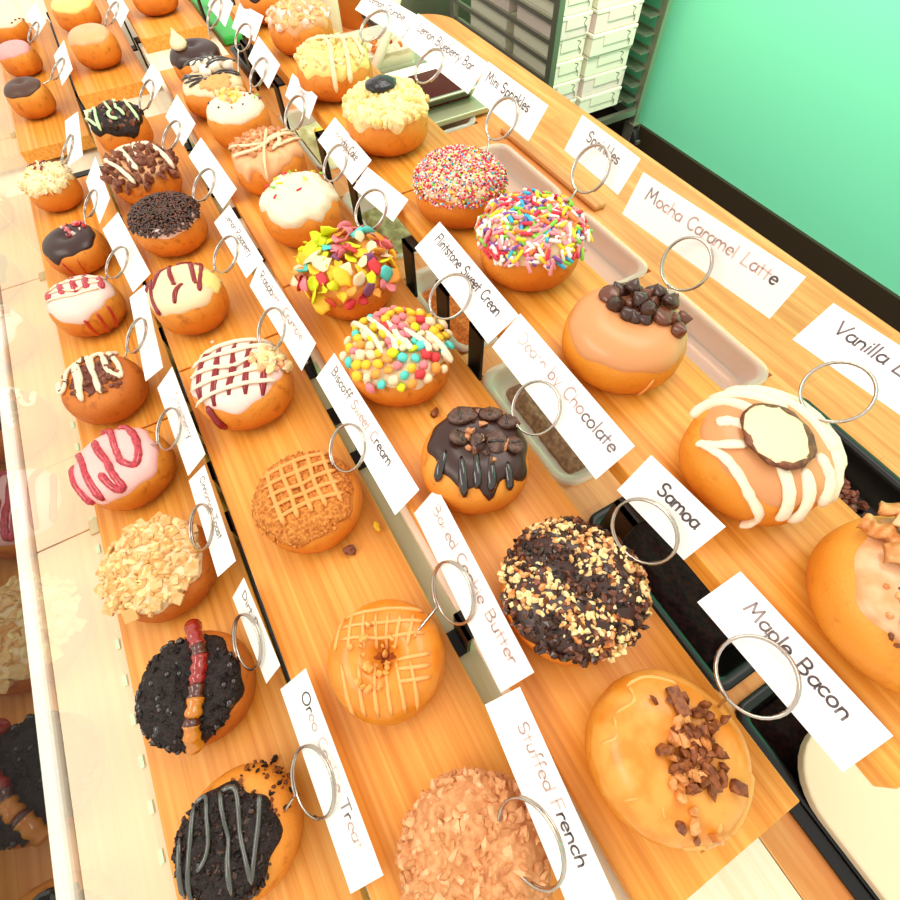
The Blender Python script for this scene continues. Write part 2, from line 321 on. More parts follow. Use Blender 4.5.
def bracket(x, where):
    wd = 0.0125; t = 0.0035
    zb = {k: ZP[k] - (TH if x > -1.3 else 0.026) - 0.0004 for k in ZP}
    yr = [-0.117, 0.044, 0.198]
    b = MB()
    seg = [(-0.255, zb['A']), (yr[0], zb['A']), (yr[0], zb['B']), (yr[1], zb['B']), (yr[1], zb['C']), (yr[2], zb['C']), (yr[2], zb['D']), (0.325, zb['D'])]
    for i in range(len(seg) - 1):
        (ya, za), (yb, zc) = seg[i], seg[i + 1]
        if za == zc: b.box(-wd, wd, ya - (0 if i == 0 else 0), yb + t, za - t, za)
        else: b.box(-wd, wd, ya, ya + t, za - t, zc)
    o = empty('stand_bracket', (x, 0, 0)); tag(o, 'black stepped metal bracket under the planks ' + where, 'stand bracket', 'stepped black brackets')
    b.build('stepped_bar', 'black', o)
    f = MB(); f.box(-wd, wd, -0.25, -0.247, 0.0005, zb['A'] - t); f.build('foot', 'black', o)
    f = MB(); f.box(-wd, wd, 0.30, 0.3035, 0.0005, zb['D'] - t)
    if not any(p[0] - wd < x < p[1] + wd for p in PANS): f.build('foot', 'black', o)
    return o
for x, wh in BR: bracket(x, wh)
def pale_step(za, y0, y1, yf, label):
    b = MB(); z1 = za - TH - 0.0047; xs_ = sorted(x for x, _ in BR if -1.40 < x < 0.149)
    b.box(-1.40 if yf is None else -1.36, 0.149, y0, y1, z1 - 0.012, z1)
    if yf:
        ed = [-1.36] + [v for x in xs_ for v in (x - 0.0132, x + 0.0132)] + [0.149]
        for i in range(0, len(ed), 2): b.box(ed[i], ed[i + 1], y1, yf, z1 - 0.012, z1)
    o = b.build('step_board', 'tabletop', None); tag(o, label, 'step board', 'pale step boards')
pale_step(ZP['B'], -0.1125, 0.0435, 0.0636, 'pale wooden step board showing between the second and third planks')
pale_step(ZP['C'], 0.0485, 0.1975, None, 'pale wooden step board under the third planks')
for (xa, xb, wh) in ((-0.30, -0.084, 'near the gummy worm doughnut'), (-0.61, -0.548, 'near the brown cinnamon doughnut'), (-2.05, -1.48, 'in the far plank group')):
    o = boxo('stand_rail', 'black', (xa, xb, -0.1255, -0.1215, 0.0006, 0.0325)); tag(o, 'thin black rail between the front and second planks ' + wh, 'rail', 'thin black rails')
# gap bar seen where the middle front plank begins
o = boxo('cross_bar', 'black', (-1.222, -1.205, -0.205, -0.128, 0.016, 0.0345)); tag(o, 'short black bar at the start of the middle front plank', 'bar')

# ------------------------------------------------------------------ pans let into the counter
def pan(x0, x1, m, label, cat, content=None, y0=PY0, y1=PY1, depth=0.075, rim=0.014, fill=None, wall=0.004, name='food_pan', cy=None, round_=0.03, lump=0.004, cname='topping', seed=1, ztop=0.0):
    """open pan: rounded rim, sloping walls and floor, hung by its rim"""
    cx, cyy = (x0 + x1) / 2, (y0 + y1) / 2
    root = empty(name, (cx, cyy, ztop)); tag(root, label, cat, 'topping pans along the counter')
    def loop(ins, z, n=6):
        hx_, hy_ = (x1 - x0) / 2 - ins, (y1 - y0) / 2 - ins; r = max(round_ - ins * 0.5, 0.006); pts = []
        for (sx, sy, a0) in ((1, 1, 0), (-1, 1, pi / 2), (-1, -1, pi), (1, -1, 3 * pi / 2)):
            for q in range(n + 1):
                a = a0 + (pi / 2) * q / n; pts.append((sx * (hx_ - r) + r * cos(a), sy * (hy_ - r) + r * sin(a), z))
        return pts
    b = MB()
    b.grid([loop(-0.004, 0.0008), loop(-0.004, 0.004), loop(0.0, 0.0048), loop(rim - 0.008, 0.0042), loop(rim - 0.005, 0.0005), loop(rim - 0.004, -0.004), loop(rim + 0.006, -depth * 0.8), loop(rim + 0.016, -depth)], True, 0, False, True, True)
    b.build('body', m, root)
    if content:
        rng = random.Random(seed); mm, fy0, fy1, fz = content
        c = MB(); nx, ny = 24, 40; rows = []
        for j in range(ny + 1):
            y = fy0 + (fy1 - fy0) * j / ny; r_ = []
            for i in range(nx + 1):
                ux = -1 + 2 * i / nx; x = ux * ((x1 - x0) / 2 - rim - 0.008)
                e = min(1, (1 - abs(ux)) * 6) * min(1, j / 4, (ny - j) / 4)
                r_.append((x, y - cyy, fz - 0.010 * (1 - e) + lump * noise.noise(Vector((x * 60, y * 60, seed))) + lump * 0.5 * noise.noise(Vector((x * 190, y * 190, seed)))))
            rows.append(r_)
        c.grid(rows, False); o = c.build(cname, mm, root); o['kind'] = 'stuff'
    return root
pan(*PANS[0], 'clear', 'clear pan with pale and yellow topping beside the toffee chip doughnut', 'pan', ('paletop', 0.29, 0.45, -0.016), seed=3, depth=0.035)
pan(*PANS[1], 'clear', 'clear pan with olive topping behind the bright cereal flake doughnut', 'pan', ('olive', 0.29, 0.40, -0.022), seed=5, depth=0.035)
pan(*PANS[2], 'clear', 'clear pan of orange biscuit crumbs behind the fruity cereal doughnut', 'pan', ('crumbpan', 0.285, 0.46, -0.014), seed=7, lump=0.004, depth=0.035)
pan(*PANS[3], 'clear', 'clear pan of brown cocoa powder behind the sandwich cookie doughnut', 'pan', ('cocoapan', 0.30, 0.43, -0.022), seed=9, depth=0.035)
bp = pan(*PANS[4], 'pan', 'black pan of dark cookie crumbs behind the crunch crumb doughnut', 'pan', ('cookiepan', 0.29, 0.45, -0.03), seed=11, lump=0.005, depth=0.046, round_=0.014)
pan(*PANS[5], 'pan', 'black pan at the near right, partly under the white board', 'pan', ('cookiepan', 0.29, 0.45, -0.03), seed=13, lump=0.004, depth=0.046, round_=0.014)
rng = random.Random(4); c = MB()
for i in range(320):
    x = rng.gauss(0.01, 0.034); y = rng.uniform(0.545, 0.628) - (PY0 + PY1) / 2
    if abs(x) < 0.085: c.chunk((x, y, -0.041 + rng.uniform(0, 0.012)), 0.0062, rng)
o = c.build('chocolate_chips', 'wafer', bp); o['kind'] = 'stuff'
o = boxo('fruit_piece', 'yellowfruit', (-0.022, 0.022, -0.014, 0.014, 0, 0.022), None, (-1.17, 0.325, -0.013), 0.006); tag(o, 'bright yellow fruit piece in the pale topping pan', 'fruit')
# white board over the near pan
b = MB(); pts = []
def rrect(x0, x1, y0, y1, r, n=8):
    p = []
    for (cx, cy, a0) in ((x1 - r, y1 - r, 0), (x0 + r, y1 - r, pi / 2), (x0 + r, y0 + r, pi), (x1 - r, y0 + r, 3 * pi / 2)):
        for q in range(n + 1):
            a = a0 + pi / 2 * q / n; p.append((cx + r * cos(a), cy + r * sin(a)))
    return p
R_ = rrect(-0.24, 0.24, -0.2, 0.2, 0.055)
b.grid([[(x, y, 0) for x, y in R_], [(x, y, 0.012) for x, y in R_]], True, 0, True, True, False)
o = b.build('cutting_board', 'cream', None, (0.41, 0.463, 0.006), 0.002); tag(o, 'white rounded cutting board at the near right corner', 'cutting board')
o = boxo('black_strip', 'pan', (-0.295, 0.295, -0.0065, 0.0065, 0, 0.005), None, (0.449, 0.2530, 0.0005), 0.001); tag(o, 'black strip beside the white cutting board', 'strip')  # plain thin black strip along the board's front edge
# brown bar along the pans
o = boxo('wooden_bar', 'ridge', (-0.17, 0.17, -0.014, 0.014, 0, 0.011), None, (-0.80, 0.685, 0.0005), 0.004); tag(o, 'brown wooden bar lying along the counter behind the sprinkle doughnuts', 'bar')

# steel plate with the jam pan and the crumb tub
o = boxo('steel_plate', 'steel', (-0.205, 0.205, -0.09, 0.10, 0, 0.012), None, (-1.255, 0.60, 0.0055), 0.002); tag(o, 'dull steel plate on the counter holding the jam pan', 'plate')
def tub(name, x, y, sx, sy, h, m, cm, label, cat, fill, z0=0.0178, **kw):
    root = empty(name, (x, y, z0)); tag(root, label, cat)
    b = MB()
    L_ = lambda ins, z: [(px, py, z) for px, py in rrect(-sx + ins, sx - ins, -sy + ins, sy - ins, 0.018, 5)]
    b.grid([L_(0.008, 0), L_(0, h - 0.004), L_(-0.006, h - 0.003), L_(-0.006, h), L_(0.003, h), L_(0.010, 0.003)], True, 0, True, True, True)
    b.build('body', m, root)
    c = MB(); c.grid([L_(0.006, 0.004), L_(0.0045, fill - 0.002), L_(0.010, fill)], True, 0, True, True, True); c.build('filling', cm, root)
    return root
tub('jam_pan', -1.178, 0.60, 0.082, 0.088, 0.026, 'rack', 'jampan', 'metal pan of dark red jam behind the blueberry doughnut', 'pan', 0.012)
t = tub('topping_tub', -1.375, 0.575, 0.072, 0.072, 0.05, 'clear', 'white', 'clear tub of white topping with a spatula in it', 'tub', 0.03)
rng = random.Random(2); c = MB()
for i in range(60): c.chunk((rng.uniform(-0.055, 0.055), rng.uniform(-0.055, 0.055), 0.034), rng.uniform(0.008, 0.016), rng, rng.choice((0, 0, 0, 1, 2)))
o = c.build('crumbs', ['cream', 'paletop', 'crumbpan'], t); o['kind'] = 'stuff'
b = MB(); pth = [(-1.2835, 0.486, 0.0125), (-1.2845, 0.533, 0.072), (-1.31, 0.575, 0.11), (-1.345, 0.62, 0.15), (-1.36, 0.64, 0.168)]
b.tube(pth, 0.01, 10, rr=[0.0105, 0.011, 0.012, 0.010, 0.008]); o = b.build('spatula', 'cream', None); tag(o, 'cream handled spatula leaning across the topping tub', 'spatula')
b = MB()
def lathe(bm, prof, n=28, c=(0, 0, 0), mi=0): bm.grid([[(c[0] + r * cos(2 * pi * j / n), c[1] + r * sin(2 * pi * j / n), c[2] + z) for j in range(n)] for r, z in prof], True, mi, True, True)
sq = empty('squeeze_bottle', (-1.605, 0.525, 0.0005)); tag(sq, 'pale cream squeeze bottle behind the pinkish crumble doughnut', 'bottle')
b = MB(); lathe(b, [(0.036, 0), (0.038, 0.004), (0.038, 0.15), (0.03, 0.165)]); b.build('body', 'cream', sq)
b = MB(); lathe(b, [(0.031, 0.1655), (0.031, 0.18), (0.012, 0.185), (0.004, 0.22)]); b.build('nozzle', 'white', sq)
o = empty('round_tub', (-1.70, 0.665, 0.0005)); tag(o, 'round orange tub standing behind the lemon curd doughnut', 'tub')
b = MB(); lathe(b, [(0.070, 0), (0.082, 0.12), (0.085, 0.122), (0.085, 0.128), (0.078, 0.128), (0.068, 0.01)]); b.build('body', 'bucket', o)
o = tub('black_bin', -1.54, 0.675, 0.045, 0.055, 0.05, 'pan', 'cookiepan', 'small black pan beside the round orange tub', 'pan', 0.02, 0.0005)
b = MB(); b.box(-0.20, 0.20, -0.034, 0.034, 0, 0.02); o = b.build('green_lid', 'green', None, (-1.93, 0.30, 0.0005), 0.006); tag(o, 'bright green plastic lid between the third and back planks', 'lid')
o = tub('dark_pan', -1.55, 0.31, 0.085, 0.045, 0.03, 'pan', 'cookiepan', 'small dark pan between the far third and back planks', 'pan', 0.012, 0.0005)

# ------------------------------------------------------------------ bakery rack with cartons
RX, RY0, RY1 = -1.96, 1.60, 2.20; RL = 0.84
rk = empty('bakery_rack', (RX - RL / 2, 1.90, ZF)); tag(rk, 'tall steel bakery rack on casters stacked with white cartons against the green wall', 'rack')
def rpart(name, m, *bs, bevel=0.0):
    b = MB()
    for q in bs: b.box(*q)
    o = b.build(name, m, rk, (0, 0, 0), bevel); lift(o, RX - RL / 2, 1.90, ZF); return o
for (x, y, m) in ((RX, RY0, 'rackdark'), (RX - RL, RY0, 'rack'), (RX, RY1, 'rack'), (RX - RL, RY1, 'rack')):
    rpart('post', m, (x - 0.018, x + 0.018, y - 0.014, y + 0.014, ZF + 0.14, 0.75))
for y, dy in ((RY0, 1), (RY1, -1)):
    for k in range(16):
        z = -0.66 + 0.068 * k
        yy = sorted((y + dy * 0.0145, y + dy * (0.075 if dy < 0 else 0.021)))
        rpart('runner', 'rack', (RX - RL + 0.02, RX - 0.004, yy[0], yy[1], z, z + 0.004), (RX - RL + 0.02, RX - 0.004, y - 0.005, y + 0.005, z - 0.006, z + 0.010))
for (a, c_) in (((RX - RL, RX), (RY0 - 0.012, RY0 + 0.012)), ((RX - RL, RX), (RY1 - 0.012, RY1 + 0.012))):
    rpart('base_bar', 'rack', (a[0] + 0.02, a[1] - 0.02, c_[0], c_[1], ZF + 0.15, ZF + 0.19))
for x in (RX, RX - RL): rpart('base_bar', 'rack', (x - 0.014, x + 0.014, RY0 + 0.015, RY1 - 0.015, ZF + 0.18, ZF + 0.21))
for x in (RX, RX - RL):
    for y in (RY0, RY1):
        cst = empty('caster', (x - (RX - RL / 2), y - 1.90, 0)); cst.parent = rk
        b = MB(); n = 20; b.grid([[(0.062 * f * cos(2 * pi * j / n), s_, 0.064 + 0.062 * f * sin(2 * pi * j / n)) for j in range(n)] for f, s_ in ((0.3, -0.017), (0.92, -0.017), (1, -0.012), (1, 0.012), (0.92, 0.017), (0.3, 0.017))], True, 0, True, True)
        b.build('wheel', 'rubber', cst)
        b = MB(); b.box(-0.03, 0.03, -0.026, -0.02, 0.05, 0.135); b.box(-0.03, 0.03, 0.02, 0.026, 0.05, 0.135); b.box(-0.032, 0.032, -0.026, 0.026, 0.132, 0.14); b.box(0.03, 0.075, -0.012, 0.012, 0.06, 0.075); b.build('fork', 'rack', cst)
o = boxo('sheet_pan', 'rack', (-0.38, 0.38, -0.222, 0.222, 0, 0.006), None, (RX - 0.42, 1.90, ZF + 0.236), 0.002); tag(o, 'flat sheet pan under the white cartons on the rack', 'sheet pan')
BH = 0.082
def carton(x, y, z, w_, d_, label, tint):
    root = empty('pastry_carton', (x, y, z)); tag(root, label, 'carton', 'white cartons on the rack')
    hx_, hy_ = d_ / 2, w_ / 2; h = BH - 0.002
    b = MB(); b.box(-hx_, hx_, -hy_, hy_, 0, h - 0.014); b.build('tray', tint, root, (0, 0, 0), 0.003)
    b = MB(); b.box(-hx_ - 0.002, hx_ + 0.003, -hy_ - 0.002, hy_ + 0.002, h - 0.0135, h); b.build('lid', 'carton', root, (0, 0, 0), 0.003)
    b = MB(); b.box(hx_ + 0.0032, hx_ + 0.0048, -hy_ * 0.5, hy_ * 0.78, h - 0.045, h - 0.004); b.build('flap', 'carton', root)
    b = MB(); q = hy_ * 0.62
    b.tube(smooth_path([(hx_ + 0.0055, q - 0.014, h - 0.012), (hx_ + 0.0055, q + 0.006, h - 0.02), (hx_ + 0.0055, q - 0.004, h - 0.034), (hx_ + 0.0055, q + 0.012, h - 0.052), (hx_ + 0.0055, q + 0.012, h - 0.066)], 4), 0.0014, 5)
    b.build('slot', 'line', root)
rng = random.Random(9)
ordn = ['lowest', 'second', 'third', 'fourth', 'fifth', 'sixth', 'seventh', 'eighth', 'ninth']
z0 = ZF + 0.2435
for (cx, cy, w_, d_, nm) in ((-2.145, 1.95, 0.246, 0.33, 'right front stack'), (-2.15, 1.722, 0.174, 0.30, 'left front stack'), (-2.53, 1.95, 0.246, 0.34, 'right rear stack'), (-2.53, 1.722, 0.174, 0.32, 'left rear stack')):
    for k in range(9):
        carton(cx + rng.uniform(-0.008, 0.008), cy + rng.uniform(-0.004, 0.004), z0 + BH * k, w_, d_, 'white pastry carton on the rack, %s of the %s counting up' % (ordn[k], nm), 'cartonpink' if k % 3 == 1 else 'carton')
# steel cabinet further along the wall
cb = empty('steel_cabinet', (-4.0, 1.92, ZF)); tag(cb, 'low dull steel cabinet by the wall left of the rack', 'cabinet')
b = MB(); b.box(-0.6, 0.6, -0.33, 0.33, 0.1, 0.95); b.build('body', 'steel', cb, (0, 0, 0), 0.005)
for x in (-0.3, 0.3):
    b = MB(); b.box(x - 0.28, x + 0.28, -0.352, -0.331, 0.14, 0.9); d = b.build('door', 'steel', cb, (0, 0, 0), 0.004)
    b = MB(); b.box(x - 0.02, x + 0.2, -0.375, -0.353, 0.82, 0.84); b.build('handle', 'rack', d)
for x in (-0.55, 0.55):
    for y in (-0.28, 0.28): b = MB(); lathe(b, [(0.02, 0), (0.02, 0.0995)], 12, (x, y, 0)); b.build('leg', 'rack', cb)
# ------------------------------------------------------------------ doughnuts
ROT = atan2(rt.y, rt.x)       # local x of each doughnut runs along the viewer's right, y away from the viewer
COVER = 0.9                    # toppings stop a little short of the widest line
class Dough:
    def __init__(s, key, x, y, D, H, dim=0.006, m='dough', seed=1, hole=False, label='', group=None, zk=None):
        s.D, s.H, s.seed, s.hole = D, H, seed, hole; s.key = key
        s.rng = random.Random(seed * 77 + 5); s.z0 = ZP[key[0]] + 0.0004
        v = Vector((x, y, s.z0 + H * 0.8 - CAM_H)); wv = ax * v.dot(fw) - fw * v.dot(ax)   # turn so that its y axis points straight away from the viewer
        yy = Vector((-wv.y, wv.x)); yy = yy if yy.dot(Vector((fh.x, fh.y))) > 0 else -yy
        s.rot = atan2(yy.y, yy.x) - pi / 2
        s.root = empty('doughnut', (x, y, s.z0), s.rot)
        tag(s.root, label, 'doughnut', 'doughnuts in the %s row' % ROWN[key[0]])
        s.dim = dim; N_ = 200; s.tab = []; L_ = 0.0; pr = None
        for i in range(N_ + 1):
            a = pi / 2 - pi * i / N_
            r, z = s.rz(a)
            if pr: L_ += hypot(r - pr[0], z - pr[1])
            pr = (r, z); s.tab.append((L_, a))
        le = s.tab[N_ // 2][0]; lb = L_ - le
        s.tab = [((l / le if l <= le else 1 + (l - le) / lb), a) for l, a in s.tab]
        s.le = le
        b = MB(); rows = []
        for i in range(1, 31):
            q = 2 * (i - 0.5) / 30
            rows.append([s.P(q, 2 * pi * j / 52) for j in range(52)])
        b.grid(rows, True, 0, True, True)
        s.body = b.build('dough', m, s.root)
    def rz(s, a):
        c = max(cos(a), 0.0); r = 0.5 * s.D * c ** 0.62; q = sin(a)
        if q >= 0: z = s.H * (0.5 + 0.5 * q ** 0.85) - s.dim * math.exp(-(r / (0.13 * s.D)) ** 2)
        else: z = s.H * (0.5 - 0.5 * (-q) ** 0.6)
        return r, z
    def ang(s, q):
        q = min(max(q, 0), 2); t = s.tab; lo, hi = 0, len(t) - 1
        while hi - lo > 1:
            mid = (lo + hi) // 2
            if t[mid][0] <= q: lo = mid
            else: hi = mid
        d = t[hi][0] - t[lo][0]; k = (q - t[lo][0]) / d if d > 1e-9 else 0
        return t[lo][1] + (t[hi][1] - t[lo][1]) * k
    def P0(s, q, ph):
        a = s.ang(q); r, z = s.rz(a)
        wob = 1 + 0.03 * noise.noise(Vector((cos(ph) * 1.2, sin(ph) * 1.2, s.seed * 3.1))) + 0.012 * noise.noise(Vector((cos(ph) * 3, sin(ph) * 3, z * 90 + s.seed)))
        r *= wob
        return Vector((r * cos(ph), r * sin(ph), z))
    def P(s, q, ph): return s.P0(q, ph)
    def nrm(s, q, ph):
        e = 0.02; a = s.P0(max(q - e, 0.001), ph); b = s.P0(q + e, ph); c = s.P0(max(q, 0.03), ph - 0.03); d = s.P0(max(q, 0.03), ph + 0.03)
        n = (d - c).cross(b - a) * -1
        n = n.normalized() if n.length > 1e-12 else Vector((0, 0, 1))
        if q < 1 and n.z < 0: n = -n
        if q >= 1 and (n.x * cos(ph) + n.y * sin(ph)) < 0: n = -n
        return n
    def S(s, x, y, off=0.0):
        """point at design position (x, y): distance 1 is the equator, measured over the surface"""
        q = hypot(x, y); ph = atan2(y, x); return s.P0(max(q, 0.004), ph) + s.nrm(max(q, 0.03), ph) * off
    def SN(s, x, y):
        q = max(hypot(x, y), 0.03); ph = atan2(y, x); return s.P0(q, ph), s.nrm(q, ph)

    def cap(s, name, m, edge=0.85, wav=(0.05, 5), drips=(), th=0.0028, lump=0.0, freq=60, cx=0.0, cy=0.0, ns=20, nph=72, ragged=0.0, lift=0.0, kind=None):
        ph0 = s.rng.uniform(0, 6); rows = []; b = MB()
        if edge > 0.7: edge *= COVER
        for i in range(ns + 1):
            k = i / ns; row = []
            for j in range(nph):
                ph = 2 * pi * j / nph
                e = edge + wav[0] * sin(wav[1] * ph + ph0) + wav[0] * 0.6 * sin((wav[1] * 2 + 1) * ph + ph0 * 2) + ragged * noise.noise(Vector((cos(ph) * 6, sin(ph) * 6, s.seed)))
                for (dp, dw, dl) in drips:
                    dd = (ph - dp + pi) % (2 * pi) - pi; e += dl * math.exp(-(dd / dw) ** 2)
                x = k * e * cos(ph) + cx * (1 - k * 0.2); y = k * e * sin(ph) + cy * (1 - k * 0.2)
                p, n = s.SN(x, y)
                t = th * max(0.0, 1 - k ** 7) + lift * (1 - k * k)
                if lump: t += lump * (0.5 + 0.9 * noise.noise(p * freq + Vector((s.seed, 0, 0))) + 0.5 * noise.noise(p * freq * 2.7)) * min(1, (1 - k) * 7)
                t = max(t, 0.0005) if k < 0.999 else -0.0012
                row.append(p + n * t)
            rows.append(row)
        rows[0] = [sum(rows[0], Vector()) / nph] * nph
        b.add([rows[0][0]] + [p for r in rows[1:] for p in r],
              [(0, 1 + j, 1 + (j + 1) % nph) for j in range(nph)] + [(1 + (i - 1) * nph + j, 1 + i * nph + j, 1 + i * nph + (j + 1) % nph, 1 + (i - 1) * nph + (j + 1) % nph) for i in range(1, ns) for j in range(nph)])
        o = b.build(name, m, s.root)
        if kind: o['kind'] = kind
        return o
    def line(s, b, pts, r, mi=0, off=0.003, k=5, flat=0.7, n=8, ends=True):
        pth = smooth_path([(p[0], p[1], 0) for p in pts], k); P3 = [s.S(p.x, p.y, off) for p in pth]
        m_ = len(P3); rr = [r * s.rng.uniform(0.88, 1.12) for _ in P3]
        if ends and m_ > 4: rr[0] *= 0.45; rr[1] *= 0.9; rr[-1] *= 0.5; rr[-2] *= 1.1; rr[-3] *= 1.1
        b.tube(P3, r, n, mi, False, rr, flat)
    def drizzle(s, name, m, paths, r=0.0022, off=0.003, **kw):
        b = MB()
        for p in paths: s.line(b, p, r, 0, off, **kw)
        return b.build(name, m, s.root)
    def scatter(s, name, mats, n, size, spread=0.8, off=0.002, sq=(1, 1, 0.6), seed=1, cx=0, cy=0, mi=None, stack=0.0, wts=None):
        spread *= COVER if spread > 0.6 else 1; rng = random.Random(seed); b = MB(); nm = len(mats) if isinstance(mats, (list, tuple)) else 1
        for i in range(n):
            q = spread * sqrt(rng.random()); a = rng.uniform(0, 2 * pi); x, y = q * cos(a) + cx, q * sin(a) + cy
            p, nn = s.SN(x, y); hgt = off + rng.random() * stack * (1 - (q / spread) ** 2)
            k = rng.choices(range(nm), wts)[0] if wts else rng.randrange(nm)
            b.chunk(p + nn * hgt, size * rng.uniform(0.55, 1.25), rng, k, sq)
        o = b.build(name, mats, s.root); o['kind'] = 'stuff'; return o
    def rods(s, mats, n, ln, r, spread, seed, name='sprinkle', off=0.003, stuff_from=999, pos=None, wts=None, tilt=0.5, kindname=None):
        """rod sprinkles; the first ones each a part, the rest one part"""
        rng = random.Random(seed); rest = MB(); out = []; spread *= COVER
        for i in range(n):
            if pos: x, y = pos[i][:2]
            else:
                q = spread * sqrt((i + 0.5) / n); a = i * 2.39996 + rng.uniform(-0.3, 0.3); x, y = q * cos(a), q * sin(a)
            p, nn = s.SN(x, y)
            d = Vector((rng.uniform(-1, 1), rng.uniform(-1, 1), rng.uniform(-1, 1))); d = (d - nn * d.dot(nn)).normalized() + nn * rng.uniform(-0.1, tilt); d.normalize()
            c = p + nn * (off + rng.uniform(0, 0.002)); L2 = ln * rng.uniform(0.8, 1.15) / 2
            mi = rng.choices(range(len(mats)), wts)[0]
            pts = [c - d * L2, c - d * (L2 * 0.8), c + d * (L2 * 0.8), c + d * L2]
            b = MB() if i < stuff_from else rest
            b.tube(pts, r, 6, mi if b is rest else 0, False, [r * 0.5, r, r, r * 0.5])
            if b is not rest: out.append(b.build(name, mats[mi], s.root))
        if rest.v: o = rest.build('loose_' + name + 's', mats, s.root); o['kind'] = 'stuff'
        return out
    def piece(s, name, m, x, y, off, fn, spin=0.0, tilt=(0, 0)):
        """one separate piece: fn(bm) builds it around its own origin with z up, then it is laid on the surface"""
        p, n = s.SN(x, y); b = MB(); fn(b)
        q = n.to_track_quat('Z', 'Y').to_matrix() @ Euler((tilt[0], tilt[1], spin)).to_matrix()
        b.v = [tuple(p + n * off + q @ Vector(v)) for v in b.v]
        return b.build(name, m, s.root)
def zig(x0, x1, n, h, y0=0.0, slant=0.0):
    return [(x0 + (x1 - x0) * i / n + slant * (1 if i % 2 else -1), y0 + (h if i % 2 else -h)) for i in range(n + 1)]
def rot2(pts, a): return [(x * cos(a) - y * sin(a), x * sin(a) + y * cos(a)) for x, y in pts]
def chipfn(r=0.0055):
    def f(b):
        n = 9; b.grid([[(rr * cos(2 * pi * j / n), rr * sin(2 * pi * j / n), z) for j in range(n)] for rr, z in ((r * 0.75, 0), (r, r * 0.25), (r * 0.95, r * 0.6), (r * 0.55, r * 1.05), (r * 0.22, r * 1.4), (r * 0.06, r * 1.6))], True, 0, True, True)
    return f
def discfn(r, h, n=16, jag=0.0, sx=1.0, seed=0, dome=0.0):
    def f(b):
        rg = random.Random(seed); k = [1 + rg.uniform(-jag, jag) for _ in range(n)]
        def L(f_, z): return [(r * f_ * k[j] * sx * cos(2 * pi * j / n), r * f_ * k[j] * sin(2 * pi * j / n), z) for j in range(n)]
        b.grid([L(0.9, 0), L(1, h * 0.25), L(1, h * 0.75), L(0.88, h), L(0.45, h + dome * 0.7), L(0.05, h + dome)], True, 0, True, True)
    return f
def flakefn(r, seed):
    rg = random.Random(seed); bend = rg.uniform(-0.6, 0.9); ex = rg.uniform(0.7, 1.3)
    def f(b):
        n = 10; kk = [rg.uniform(0.75, 1.2) for _ in range(n)]
        def L(q, z): return [(r * q * kk[j] * ex * cos(2 * pi * j / n), r * q * kk[j] * sin(2 * pi * j / n), z + bend * r * (q * cos(2 * pi * j / n)) ** 2) for j in range(n)]
        b.grid([L(0.05, 0), L(0.6, 0), L(1, 0.0004), L(1, 0.0014), L(0.6, 0.0018), L(0.05, 0.0018)], True, 0, True, True)
    return f
def puff(r, seed):
    rg = random.Random(seed)
    def f(b):
        n = 9; L = lambda q, z: [(r * q * cos(2 * pi * j / n) * (1 + 0.2 * sin(3 * j + seed)), r * q * sin(2 * pi * j / n), z) for j in range(n)]
        h = r * rg.uniform(0.9, 1.3); b.grid([L(0.3, 0), L(0.9, h * 0.25), L(1, h * 0.6), L(0.7, h), L(0.12, h * 1.15)], True, 0, True, True)
    return f
